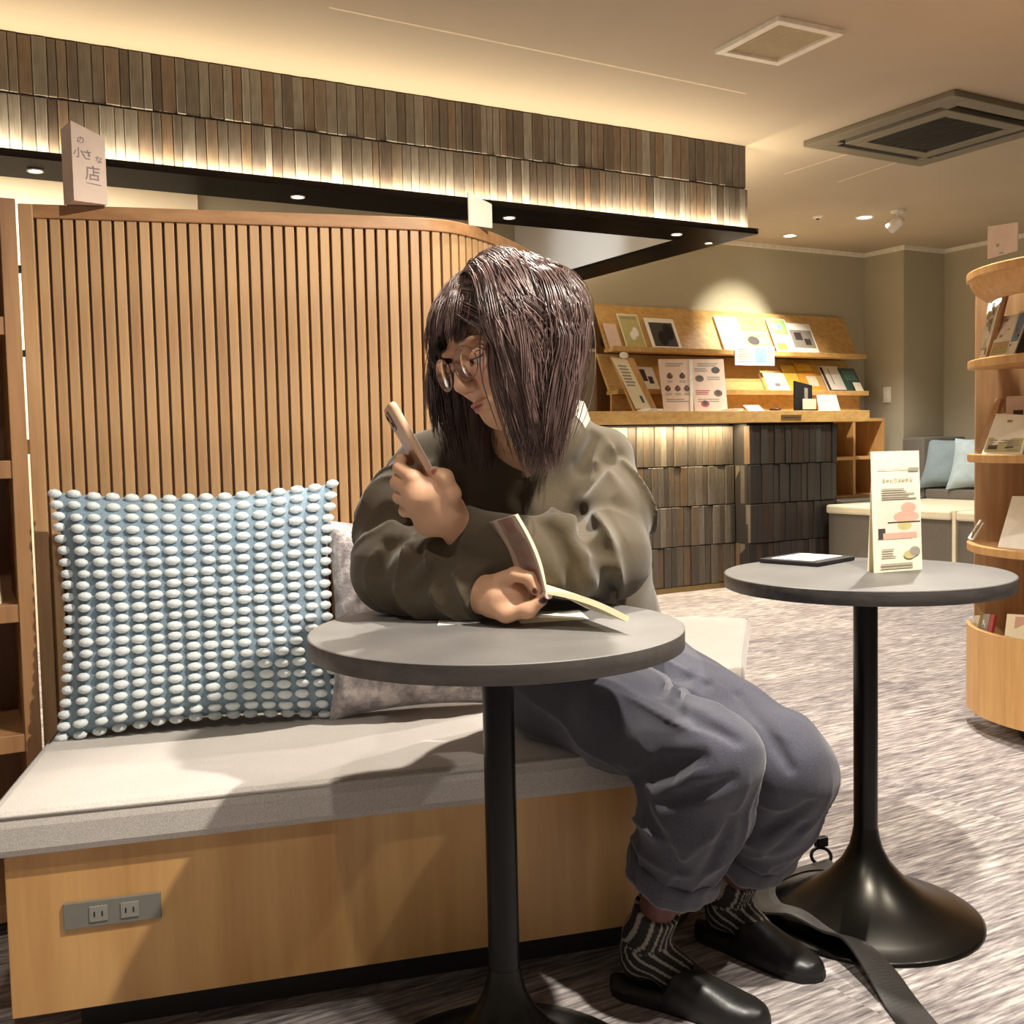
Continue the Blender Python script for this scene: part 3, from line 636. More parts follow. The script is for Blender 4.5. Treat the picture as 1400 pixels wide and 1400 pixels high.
prism_v('middle_panel', RU0, RU1, [(5.735, 1.31), (5.757, 1.31), (5.905, 1.578), (5.883, 1.578)], RACKW, RK)
prism_v('ledge', RU0, RU1+.0, [(5.65, 1.30), (5.78, 1.30), (5.78, 1.325), (5.665, 1.325), (5.662, 1.335), (5.65, 1.335)], RACKW, RK)
prism_v('lower_panel', RU0, RU1-.02, [(5.72, 1.178), (5.74, 1.178), (5.74, 1.30), (5.72, 1.30)], RACKW, RK)
prism_v('back_board', RU0+.01, RU1-.02, [(5.906, 1.178), (5.926, 1.178), (5.926, 1.88), (5.906, 1.58)], OAKD, RK)
def leaflet(name, px0, px1, ytop, ybot, row, prints, mats, label, cat, th=.004, out=.012, tilt=0):
    (v0, z0), (v1, z1) = {1: ((5.755, 1.603), (5.903, 1.905)), 2: ((5.735, 1.326), (5.883, 1.578)), 3: ((5.62, 1.179), (5.70, 1.35))}[row]
    t = Vector((0, v1-v0, z1-z0)).normalized(); nrm = Vector((0, -t.z, t.y))          # in (u, v, z)
    o = Vector((0, v0, z0))+nrm*out; nw = W(nrm.x, nrm.y, nrm.z); ow = W(o.x, o.y, o.z)
    def hit(px, py):
        d = CAM_R @ Vector(((px-700)/FOC, -(py-700)/FOC, -1)); e = Vector((0, 0, EYE)); return e+d*((ow-e).dot(nw)/d.dot(nw))
    bl, br = hit(px0, ybot), hit(px1, ybot); up = W(t.x, t.y, t.z); h = ((hit(px0, ytop)-bl).dot(up)+(hit(px1, ytop)-br).dot(up))/2
    zz = {1: 1.603, 2: 1.326, 3: 1.179}[row]
    k = (bl.z+br.z)/2-zz; bl = bl-up*(k/up.z); br = br-up*(k/up.z); h = max(.04, h+k/up.z)
    du = (br-bl); bl.z = br.z = zz+.0005; ed = du.normalized()*tilt
    return slab(name, bl, br, br+up*h+ed, bl+up*h+ed, th, mats, prints, None, label, cat)
leaflet('card', 833, 850, 443, 471, 1, [(.1, .1, .9, .9, 1)], [PAPERP, PAPERP], 'small plain pink card at the left end of the top ledge', 'card')
leaflet('leaflet', 856, 884, 430, 472, 1, [(.05, .05, .95, .95, 1), (.35, .25, .62, .5, 2, 'o'), (.52, .34, .8, .62, 2, 'o'), (.15, .85, .85, .9, 3)], [PAPERC, PRINTO2, PAPER, PRINTG], 'olive yellow leaflet with a pale heart motif on the top ledge', 'leaflet')
leaflet('photo_card', 892, 932, 436, 473, 1, [(.1, .1, .9, .86, 1), (.3, .12, .62, .6, 2, 'o'), (.52, .3, .86, .84, 2, 'o')], [PAPER, PRINTD, MATTEB], 'dark photo print with white border on the top ledge', 'photo')
leaflet('booklet', 990, 1021, 434, 474, 1, [(.4, .35, .6, .75, 1), (.5, .28, .75, .45, 1), (.1, .85, .6, .9, 2)], [PAPER, PRINTB, PRINTG], 'white booklet with a blue sketch on the top ledge', 'booklet', .012)
leaflet('photo_card', 1022, 1055, 454, 476, 1, [(.05, .3, .95, .95, 1), (.12, .35, .6, .78, 2, 'o'), (.6, .4, .85, .72, 3, 'o')], [PAPER, PRINTGR, PRINTD, PRINTB], 'green landscape photo card behind the hanging notice', 'photo')
leaflet('leaflet', 1061, 1087, 437, 476, 1, [(.05, .55, .95, .98, 1), (.2, .7, .7, .85, 2), (.1, .1, .6, .3, 3)], [PAPER, PRINTGR, PRINTB, PRINTY], 'white and lime green leaflet on the top ledge, near its right end', 'leaflet')
leaflet('leaflet', 1086, 1119, 443, 477, 1, [(.06, .2, .94, .78, 1), (.2, .45, .5, .7, 2), (.55, .3, .8, .5, 2)], [PAPER, PRINTG, PRINTD], 'leaflet with a grey photograph, rightmost on the top ledge', 'leaflet')
a, b = onv(1005, 499, 5.682), onv(1059, 500, 5.682); h = Vector((0, 0, .135))
slab('notice', a, b, b+h, a+h, .002, [PAPER, PRINTG, PRINTB], [(.5, .1, .8, .9, 2)]+lines(.08, .45, .15, .9, 6, 1, .3)+lines(.82, .95, .3, .8, 3, 1), None, 'white printed notice hanging over the edge of the top ledge', 'notice')
leaflet('leaflet', 878, 903, 502, 532, 2, [(.1, .4, .5, .9, 1), (.55, .3, .8, .6, 1)], [PAPER, PRINTD], 'white leaflet with dark picture on the middle ledge, partly behind the wooden stand', 'leaflet')
leaflet('card', 1048, 1081, 510, 533, 2, [(.0, .0, .1, 1, 1), (.45, .3, .65, .45, 2)], [PAPER, PRINTY, PRINTG], 'white card with yellow left edge on the middle ledge', 'card', .02)
leaflet('leaflet', 1081, 1099, 500, 533, 2, [(.1, .1, .9, .9, 1)], [PRINTY, PRINTY], 'plain yellow leaflet on the middle ledge', 'leaflet')
leaflet('booklet', 1099, 1124, 497, 532, 2, [(.1, .72, .9, .95, 1), (.4, .2, .95, .55, 2)], [PRINTO, PRINTY, PAPERC], 'orange booklet with pale label on the middle ledge', 'booklet', .01)
leaflet('booklet', 1132, 1157, 501, 529, 2, [(.0, .0, .14, .95, 1), (.14, 0, 1, .1, 1), (.4, .3, .45, .9, 2)], [PAPER, PRINTD, PRINTG], 'white booklet with black spine on the middle ledge', 'booklet', .012)
o = leaflet('book', 1158, 1181, 504, 533, 2, [(.2, .5, .9, .9, 1)], [PRINTT, plain('print_teal_light', (92, 130, 118), .6)], 'teal book at the right end of the middle ledge', 'book', .02)
leaflet('price_tag', 1171, 1181, 523, 534, 2, [], [PAPERC], 'tiny cream tag in front of the teal book', 'tag', .003, .05)
# on the counter top
a, b, c, d = onv(868, 562, 5.50), onv(900, 561, 5.50), onv(866, 490, 5.62), onv(836, 487, 5.62)
for p in (a, b): p.z = 1.179
t = thing('easel_stand', (a+b)/2, 'slanted wooden stand holding a cream sheet behind the woman\'s shoulder', 'stand')
slab('board', a, b, c, d, .018, [RACKV], (), t)
slab('sheet', a*.93+b*.07+Vector((0, 0, .02))-Vector((.004, .012, 0)), a*.3+b*.7+Vector((0, 0, .02))-Vector((.004, .012, 0)), d*.28+c*.72-Vector((.004, .012, .012)), d*.95+c*.05-Vector((.004, .012, .012)), .003, [PAPERC, PRINTG, PRINTT], [(.62, .12, .8, .26, 2)]+lines(.15, .8, .45, .9, 7, 1), t)
m = MB(); m.ell((d*.45+c*.55)-Vector((0, .02, -.012)), (.035, .012, .022), 0, ROOM); m.build('paper_clip', WHITE, t)
t = thing('menu_board', W(4.5, 5.5, 1.179), 'pair of pink menu sheets with food pictures standing on the counter', 'menu')
for (x0, x1, y0, y1, seed, x2, x3) in ((900, 944, 491, 561, 1, 908, 948), (943, 989, 491, 560, 2, 950, 995)):
    bl, br, tr_, tl = onv(x2, y1, 5.47), onv(x3, y1-.5, 5.47), onv(x1, y0, 5.58), onv(x0, y0, 5.58); bl.z = br.z = 1.179
    pr = lines(.2, .8, .86, .94, 2, 1)+lines(.12, .9, .18, .26, 2, 1)
    if seed == 1:
        for (u, v) in ((.2, .62), (.6, .62), (.1, .38), (.42, .38), (.72, .38)): pr += [(u, v, u+.2, v+.1, 2, 'o'), (u+.04, v+.03, u+.16, v+.12, 3, 'o'), (u+.09, v+.05, u+.15, v+.09, 4, 'o')]+lines(u, u+.22, v-.07, v-.02, 2, 1)
    else:
        for (u, v, k) in ((.1, .56, 2), (.6, .72, 3), (.62, .28, 2), (.2, .08, 4)): pr += [(u, v, u+.26, v+.13, k, 'o'), (u+.06, v+.04, u+.2, v+.13, 3, 'o')]
        pr += lines(.45, .9, .6, .68, 2, 1)+lines(.1, .55, .76, .84, 2, 1)+lines(.08, .55, .32, .42, 3, 4)
    slab('menu_sheet', bl, br, tr_, tl, .004, [PAPERP, PRINTG, plain('print_brown', (104, 70, 52), .6), PRINTD, PRINTR], pr, t)
bl, br, tr_, tl = onv(944, 561, 5.462), onv(948, 561, 5.462), onv(947, 491, 5.572), onv(943, 491, 5.572); bl.z = br.z = 1.179
slab('centre_strip', bl, br, tr_, tl, .006, [WHITE], (), t)
for (px, w_, label, yaw, v) in ((889, .13, 'loose white papers at the foot of the wooden stand', .1, 5.42), (1001, .10, 'small white paper stack right of the pink menu sheets', -.1, 5.42)):
    p = onv(px, 558, v); m = MB(); m.box((p.x, p.y, 1.184), (w_, .1, .012), 0, Matrix.Rotation(TH+yaw, 3, 'Z')); m.box((p.x+.01, p.y, 1.192), (w_*.9, .09, .005), 0, Matrix.Rotation(TH+yaw+.2, 3, 'Z'))
    tag(m.build('paper_stack', PAPER), label, 'papers')
a, b = onv(1024, 560, 5.42), onv(1046, 560, 5.42); c, d = onv(1037, 551, 5.56), onv(1016, 550, 5.56); a.z = b.z = 1.179; c.z = d.z = 1.225
slab('flyer', a, b, c, d, .004, [PAPER], (), None, 'white flyer tilted on the counter right of the paper stack', 'flyer')
p = onv(1060, 557, 5.46); m = MB(); m.lathe((p.x, p.y, 1.179), [(.03, 0), (.042, .012), (.038, .02), (.0, .018)], 20); tag(m.build('coin_dish', plain('dish_brown', (92, 56, 40), .4)), 'low brown dish on the counter', 'dish')
p0, p1 = onv(1093, 558, 5.44), onv(1117, 558, 5.44); t = thing('card_holder', ((p0.x+p1.x)/2, (p0.y+p1.y)/2, 1.179), 'black upright holder with a white card on the counter', 'holder')
p0.z = p1.z = 1.179; hh = Vector((0, 0, .2)); vv = W(0, .045, 0)
slab('back_plate', p0+vv, p1+vv, p1+vv+hh*.9, p0+vv+hh*1.05, .012, [MATTEB, PRINTG], [(.55, .45, .75, .85, 1)], t)
slab('front_card', p0+(p1-p0)*.2, p1-(p1-p0)*.05, p1-(p1-p0)*.05+hh*.42, p0+(p1-p0)*.2+hh*.42, .004, [PAPERC], (), t)
m = MB(); m.box((p0+p1)/2+vv*.5+Vector((0, 0, .006)), ((p1-p0).length, .06, .012), 0, ROOM); m.build('foot', MATTEB, t)
a, b = onv(1120, 560, 5.42), onv(1149, 559, 5.42); c, d = onv(1143, 540, 5.5), onv(1117, 540, 5.5); a.z = b.z = 1.179
slab('sheet', a, b, c, d, .005, [PAPER, PRINTG], lines(.1, .8, .3, .85, 5, 1), None, 'white sheet leaning at the right end of the counter', 'sheet')
# framed picture and round fixing on the wall left of the rack
a, b, c, d = onv(788, 482, 5.92), onv(817, 481, 5.92), onv(817, 440, 5.92), onv(788, 441, 5.92); t = thing('picture_frame', (a+b)/2, 'framed forest photo on the wall beside the woman\'s hair', 'picture')
slab('print', a, b, c, d, .012, [PAPER, PRINTG, PRINTD, PRINTO2], [(.1, .1, .9, .9, 1), (.2, .1, .3, .9, 2), (.5, .1, .56, .9, 2), (.75, .15, .85, .9, 2), (.35, .1, .45, .5, 3)], t)
p = onv(827, 467, 5.90); m = MB(); m.lathe(p, [(.0, -.03), (.03, -.025), (.034, .02), (.0, .024)], 20, rot=Matrix.Rotation(TH, 3, 'Z') @ Matrix.Rotation(R(90), 3, 'X')); tag(m.build('wall_knob', MATTEB), 'round black knob on the wall at the rack\'s left end', 'knob')
p = W(6.524, 5.70, 1.31); t = thing('light_switch', p-Vector((0, 0, .06)), 'white light switch on the column right of the rack', 'switch')
m = MB(); m.box(p, (.008, .07, .12), 0, ROOM); bev(m.build('plate', WHITE, t), .002); m = MB(); m.box(p-W(.006, 0, 0), (.005, .03, .06), 0, ROOM); m.build('rocker', PAPER, t)

# cube shelf and corner bench
CS = thing('cube_shelf', W(6.0, 5.7, .545), 'small open oak cube shelf at the right end of the counter', 'shelf')
for u in (5.66, 6.02, 6.325): roombox('upright', u-.012, u+.012, 5.56, 5.90, .545, 1.13, RACKV, CS, .001)
for z in (.557, .838, 1.118): roombox('shelf_board', 5.672, 6.313, 5.562, 5.90, z-.012, z+.012, RACKV, CS, .001)
roombox('back_panel', 5.65, 6.33, 5.90, 5.915, .545, 1.13, RACKV, CS)
CB = thing('corner_bench', W(6.2, 4.6, 0), 'low cream topped bench with dark front along the right wall', 'bench')
roombox('base_panel', 5.52, 6.97, 4.31, 5.33, .02, .47, GREYF, CB, .004); roombox('base_panel', 5.52, 6.97, 2.9, 4.285, .02, .47, GREYF, CB, .004)
roombox('divider_panel', 5.50, 6.97, 4.285, 4.31, .02, .53, CREAMF, CB)
roombox('seat_cushion', 5.49, 6.95, 4.315, 5.33, .47, .53, CREAMF, CB, .015); roombox('seat_cushion', 5.49, 6.95, 2.9, 4.28, .47, .53, CREAMF, CB, .015)
roombox('base_panel', 5.66, 6.50, 5.335, 5.90, .02, .545, GREYF, CB, .004)
roombox('back_step', 6.50, 6.97, 2.9, 5.33, .53, .60, GREYF, CB, .01)
roombox('back_rest', 6.50, 6.965, 5.34, 5.54, .53, .98, GREYF, CB, .015)
p = onz(1298, 668, .605); e1 = W(.45, -.85, 0); e1.normalize()
def far_cushion(px, label, k):
    p = onz(px, 668, .605); p = W(6.72, p.dot(W(0, 1, 0)), 0); 
    return p
for (px, wd, label, dv) in ((1300, .40, 'blue grey cushion on the corner bench, fully seen beside the magazine rack', 0), (1340, .40, 'pale blue cushion on the corner bench, half hidden by the magazine rack', .02)):
    dd = CAM_R @ Vector(((px-700)/FOC, -(668-700)/FOC, -1)); nU = W(1, 0, 0); hit = Vector((0, 0, EYE))+dd*((W(6.62, 0, 0).dot(nU))/dd.dot(nU))
    c = Vector((hit.x, hit.y, .60+.185)); o, _ = pillow('far_cushion', c, (W(.55, -1, 0)), W(.28, 0, 1), wd, .38, .13, BLUE2 if dv == 0 else plain('cushion_pale_blue', (168, 184, 190), .9), 16, px, .006)
    tag(o, label, 'cushion')

# ------------------------------------------------------------------ curved magazine rack on the right
mc = Vector((1.955, 3.46, 0)); mr = .435; me_ = Vector((.955, -.297, 0)); mn = Vector((-.297, -.955, 0))
MR = thing('magazine_rack', mc, 'curved oak magazine rack on castors at the right edge', 'rack')
def arc(r, a0=-8, a1=188, n=40): return [mc+me_*(r*math.cos(R(a0+(a1-a0)*i/n)))+mn*(r*math.sin(R(a0+(a1-a0)*i/n))) for i in range(n+1)]
def disc(r, z0, z1, name):
    P = arc(r)[::-1]; m = MB(); m.prism([(p.x, p.y) for p in P], z0, z1); return bev(m.build(name, RACKV, MR), .004)
disc(mr-.022, .10, .125, 'floor_board')
for z in (.617, .915, 1.225): disc(mr, z-.022, z+.006, 'shelf_board')
disc(mr+.005, 1.492, 1.52, 'top_board')
m = MB(); o_, i_ = arc(mr), arc(mr-.018); m.rings([[Vector((p.x, p.y, .062)), Vector((q.x, q.y, .062)), Vector((q.x, q.y, .345)), Vector((p.x, p.y, .345))] for p, q in zip(o_, i_)]); m.build('drum_panel', RACKV, MR)
Rm = Matrix((me_, -mn, Vector((0, 0, 1)))).transposed()
m = MB(); m.box(mc-mn*.12+Vector((0, 0, .80)), (.80, .018, 1.38), 0, Rm); bev(m.build('back_panel', OAK, MR), .002)
m = MB(); m.box(mc+mn*.12-me_*.13+Vector((0, 0, .80)), (.02, .34, 1.36), 0, Rm); bev(m.build('divider', RACKV, MR), .002)
m = MB(); rg_ = []
for k in range(13):
    a_ = R(134+4.4*k); dd_ = me_*math.cos(a_)+mn*math.sin(a_); rg_.append([mc+dd_*(mr-q)+Vector((0, 0, z)) for q, z in ((.004, 1.493), (.010, 1.474), (.026, 1.452), (.050, 1.432), (.062, 1.424), (.075, 1.424), (.075, 1.493))])
m.rings(rg_, 0, False); m.build('cove_moulding', RACKV, MR)
for a in (35, 90, 145):
    p = mc+me_*(.33*math.cos(R(a)))+mn*(.33*math.sin(R(a))); m = MB(); m.lathe((p.x, p.y, .035), [(.0, -.012), (.03, -.012), (.033, 0), (.03, .012), (0, .012)], 20, rot=Matrix.Rotation(R(90), 3, 'X')); m.box((p.x, p.y, .075), (.03, .03, .05)); m.build('castor', MATTEB, MR)
p0, p1 = at(1350, 358, 3.30), at(1391, 350, 3.16); p0.z = p1.z = 1.5205
slab('sign_card', p0, p1, p1+Vector((0, 0, .082)), p0+Vector((0, 0, .098)), .003, [PAPERP, PRINTG], [(.3, .3, .4, .4, 1), (.4, .05, .55, .1, 1)], None, 'blank pink sign card on top of the magazine rack', 'sign')
def magazine(bl, br, tr_, tl, z, db, dt, prints, mats, label, name='magazine', th=.006, cat='magazine'):
    a, b, c, d = at(bl[0], bl[1], db[0]), at(br[0], br[1], db[1]), at(tr_[0], tr_[1], dt[1]), at(tl[0], tl[1], dt[0])
    za = z-(a.z+b.z)/2
    for p in (a, b): p.z = z
    for p in (c, d): p.z += za
    return slab(name, a, b, c, d, th, mats, prints, None, label, cat)
MIX = [PAPER, PRINTD, PRINTG, PRINTO2, PRINTB, PINK2]
def busy(n, ks):
    out = []
    for _ in range(n):
        u, v = random.uniform(.04, .7), random.uniform(.04, .85); out.append((u, v, min(.96, u+random.uniform(.08, .3)), min(.96, v+random.uniform(.03, .14)), random.choice(ks)))
    return out
S1, S2, S3 = 1.2315, .9215, .6235
magazine((1338, 490), (1347, 489), (1369, 405), (1352, 410), S1, (3.56, 3.52), (3.66, 3.63), busy(16, [1, 2, 3]), MIX, 'leftmost magazine with busy grey cover on the upper rack shelf')
magazine((1347, 489), (1356, 488), (1378, 398), (1372, 400), S1, (3.48, 3.46), (3.62, 3.60), [], [OAKX], 'thin wooden display board between magazines on the upper rack shelf', 'display_board', .01, 'board')
magazine((1352, 487), (1376, 485), (1392, 428), (1368, 432), S1, (3.45, 3.37), (3.58, 3.51), [(.05, .05, .95, .35, 3)]+busy(8, [2, 5]), MIX, 'magazine with cream lower cover in the middle of the upper rack shelf')
magazine((1374, 484), (1386, 482), (1408, 420), (1394, 424), S1, (3.38, 3.34), (3.5, 3.47), [(.1, .3, .9, .95, 4)]+busy(6, [1, 2]), MIX, 'blue and grey magazine at the frame edge of the upper rack shelf')
magazine((1388, 483), (1420, 480), (1436, 436), (1404, 440), S1, (3.32, 3.26), (3.44, 3.38), [], [MATTEB], 'black magazine at the right of the upper rack shelf')
magazine((1333, 611), (1345, 612), (1369, 536), (1362, 536), S2, (3.56, 3.50), (3.66, 3.62), [], [OAKX], 'leaning wooden display board on the middle rack shelf', 'display_board', .012, 'board')
magazine((1342, 612), (1396, 614), (1410, 560), (1362, 558), S2, (3.47, 3.31), (3.56, 3.40), [(.04, .04, .96, .4, 3)]+lines(.1, .9, .08, .38, 5, 2)+busy(5, [1, 2]), MIX, 'magazine with line of print across its foot on the middle rack shelf')
magazine((1360, 600), (1374, 600), (1386, 545), (1370, 545), S2, (3.56, 3.54), (3.60, 3.59), [(.1, .1, .9, .9, 4)], MIX, 'slim blue leaflet behind the front magazine on the middle rack shelf', 'leaflet', .004, 'leaflet')
magazine((1374, 585), (1408, 583), (1410, 505), (1376, 507), S2, (3.50, 3.46), (3.56, 3.52), [(.3, .5, .7, .75, 1), (.35, .1, .75, .4, 3)], [PAPERP, PRINTD, PRINTG, PRINTO], 'pink box file with small figure behind the magazines on the middle rack shelf', 'box_file', .04, 'file')
magazine((1364, 741), (1412, 746), (1424, 672), (1384, 672), S3, (3.40, 3.28), (3.54, 3.42), [(.15, .5, .32, .8, 1), (.55, .5, .7, .8, 1)]+lines(.1, .9, .15, .35, 4, 2)+busy(4, [2]), MIX, 'pale magazine with two dark figures on the lower rack shelf')
t_ = [at(1325, 733, 3.62), at(1341, 709, 3.66), at(1345, 713, 3.63), at(1330, 736, 3.59)]; z_ = S3+.004-t_[3].z
m = MB(); m.tube([p+Vector((0, 0, z_)) for p in (t_[1], t_[0]*.98+t_[3]*.02, t_[0]*.6+t_[3]*.4, t_[3], t_[2])], .005, 8); tag(m.build('page_clip', WHITE), 'white wire clip at the left end of the lower rack shelf', 'clip')
magazine((1324, 866), (1331, 868), (1340, 826), (1333, 826), .1255+.14, (3.615, 3.60), (3.63, 3.62), [], [PAPERC], 'cream booklet leftmost in the drum of the magazine rack', 'booklet', .012, 'booklet')
magazine((1333, 868), (1344, 870), (1354, 822), (1345, 822), .1255+.14, (3.57, 3.53), (3.59, 3.56), busy(5, [1, 5]), [PRINTG, PRINTR, PRINTD, PRINTG, PRINTB, PAPER], 'grey spined book in the drum of the magazine rack', 'book', .012, 'book')
magazine((1344, 870), (1350, 872), (1360, 822), (1355, 822), .1255+.14, (3.52, 3.50), (3.55, 3.53), [], [PRINTR], 'red book in the drum of the magazine rack', 'book', .012, 'book')
magazine((1370, 876), (1412, 884), (1418, 818), (1377, 816), .1255+.13, (3.43, 3.34), (3.48, 3.39), [(.08, .05, .92, .5, 2), (.2, .12, .8, .42, 1), (.3, .66, .9, .95, 3)], [PAPERC, PAPER, PRINTO2, PINK2], 'cream magazine with framed picture in the drum of the magazine rack')

# ------------------------------------------------------------------ the woman: surfaces grown from distance fields
def A3(p): return np.array([p[0], p[1], p[2]], dtype=np.float32)
def smin(a, b, k):
    h = np.clip(.5+.5*(b-a)/k, 0, 1); return b*(1-h)+a*h-k*h*(1-h)
def smax(a, b, k): return -smin(-a, -b, k)
def cap(P, a, b, ra, rb):
    a, b = A3(a), A3(b); d = b-a; h = np.clip(((P-a) @ d)/float(d @ d), 0, 1); return np.linalg.norm(P-a-h[:, None]*d, axis=1)-(ra+(rb-ra)*h)
def chain(P, pts, rs, k=.01):
    d = None
    for i in range(len(pts)-1):
        e = cap(P, pts[i], pts[i+1], rs[i], rs[i+1]); d = e if d is None else smin(d, e, k)
    return d
def ellip(P, c, axes, r):
    q = (P-A3(c)) @ np.array(axes, dtype=np.float32).T; r = np.array(r, dtype=np.float32)
    k0 = np.linalg.norm(q/r, axis=1); k1 = np.linalg.norm(q/(r*r), axis=1)+1e-9; return k0*(k0-1)/k1
def wav(P, dirs, amps):
    o = np.zeros(len(P), dtype=np.float32)
    for (d, ph), a in zip(dirs, amps): o += a*np.sin(P @ np.array(d, dtype=np.float32)+ph)
    return o
def grow(fn, lo, hi, res, m=4):
    lo = np.array(lo, dtype=np.float32); nc = np.ceil((np.array(hi)-lo)/(res*m)).astype(int)
    g = np.stack(np.meshgrid(*[np.arange(n+1) for n in nc], indexing='ij'), -1).reshape(-1, 3).astype(np.float32)*(res*m)+lo
    Dc = fn(g).reshape(nc+1).astype(np.float32)
    near = np.abs(Dc) < res*m*2.4
    pad = near.copy()
    nf = nc*m+1
    up = lambda X: np.repeat(np.repeat(np.repeat(X, m, 0), m, 1), m, 2)
    off = m//2
    D = up(Dc)[off:off+nf[0], off:off+nf[1], off:off+nf[2]]; K = up(pad)[off:off+nf[0], off:off+nf[1], off:off+nf[2]]
    D = D.copy(); idx = np.argwhere(K)
    for s in range(0, len(idx), 400000):
        q = idx[s:s+400000]; D[q[:, 0], q[:, 1], q[:, 2]] = fn(q.astype(np.float32)*res+lo)
    S = D < 0; C = np.zeros(nf-1, dtype=np.uint8)
    for a in (0, 1):
        for b in (0, 1):
            for c in (0, 1): C += S[a:nf[0]-1+a, b:nf[1]-1+b, c:nf[2]-1+c]
    act = np.argwhere((C > 0) & (C < 8)); ids = -np.ones(nf-1, dtype=np.int64); ids[act[:, 0], act[:, 1], act[:, 2]] = np.arange(len(act))
    acc = np.zeros((len(act), 3)); cnt = np.zeros(len(act)); cor = [(a, b, c) for a in (0, 1) for b in (0, 1) for c in (0, 1)]
    for i in range(8):
        for j in range(i+1, 8):
            d = np.array(cor[j])-np.array(cor[i])
            if np.abs(d).sum() != 1: continue
            p, q = act+cor[i], act+cor[j]; da = D[p[:, 0], p[:, 1], p[:, 2]]; db = D[q[:, 0], q[:, 1], q[:, 2]]
            x = (da < 0) != (db < 0); t = np.where(x, da/np.where(x, da-db, 1), 0); acc += np.where(x[:, None], p+t[:, None]*d, 0); cnt += x
    V = acc/cnt[:, None]*res+lo; F = []
    for ax in range(3):
        sl0 = [slice(None)]*3; sl1 = [slice(None)]*3; sl0[ax] = slice(0, -1); sl1[ax] = slice(1, None)
        X = np.argwhere(S[tuple(sl0)] != S[tuple(sl1)]); b, c = (ax+1) % 3, (ax+2) % 3
        X = X[(X[:, b] > 0) & (X[:, c] > 0) & (X[:, b] < nf[b]-1) & (X[:, c] < nf[c]-1)]
        eb = np.zeros(3, int); eb[b] = 1; ec = np.zeros(3, int); ec[c] = 1
        q = [X-eb-ec, X-ec, X, X-eb]; ii = np.stack([ids[r[:, 0], r[:, 1], r[:, 2]] for r in q], 1); ins = S[X[:, 0], X[:, 1], X[:, 2]]
        ii = np.where(ins[:, None], ii, ii[:, ::-1]); F.append(ii)
    F = np.concatenate(F); return V, F[(F >= 0).all(1)]
def npmesh(name, V, F, mat, org, parent, colors=None, smooth=True):
    me = bpy.data.meshes.new(name); V = np.asarray(V, dtype=np.float32)-np.array(org, dtype=np.float32); F = np.asarray(F); n = F.shape[1]
    me.vertices.add(len(V)); me.vertices.foreach_set('co', V.ravel()); me.loops.add(F.size); me.loops.foreach_set('vertex_index', F.ravel().astype(np.int32))
    me.polygons.add(len(F)); me.polygons.foreach_set('loop_start', np.arange(0, F.size, n, dtype=np.int32))
    me.polygons.foreach_set('use_smooth', np.full(len(F), smooth)); me.update(calc_edges=True)
    for m in (mat if isinstance(mat, list) else [mat]): me.materials.append(m)
    if colors is not None:
        a = me.color_attributes.new('tone', 'FLOAT_COLOR', 'POINT'); a.data.foreach_set('color', np.asarray(colors, dtype=np.float32).ravel())
    return link(name, me, org, parent)

PERS = thing('person', (.12, 2.0, 0), 'woman in olive sweater and navy trousers seated at the front table with phone and booklet', 'person')
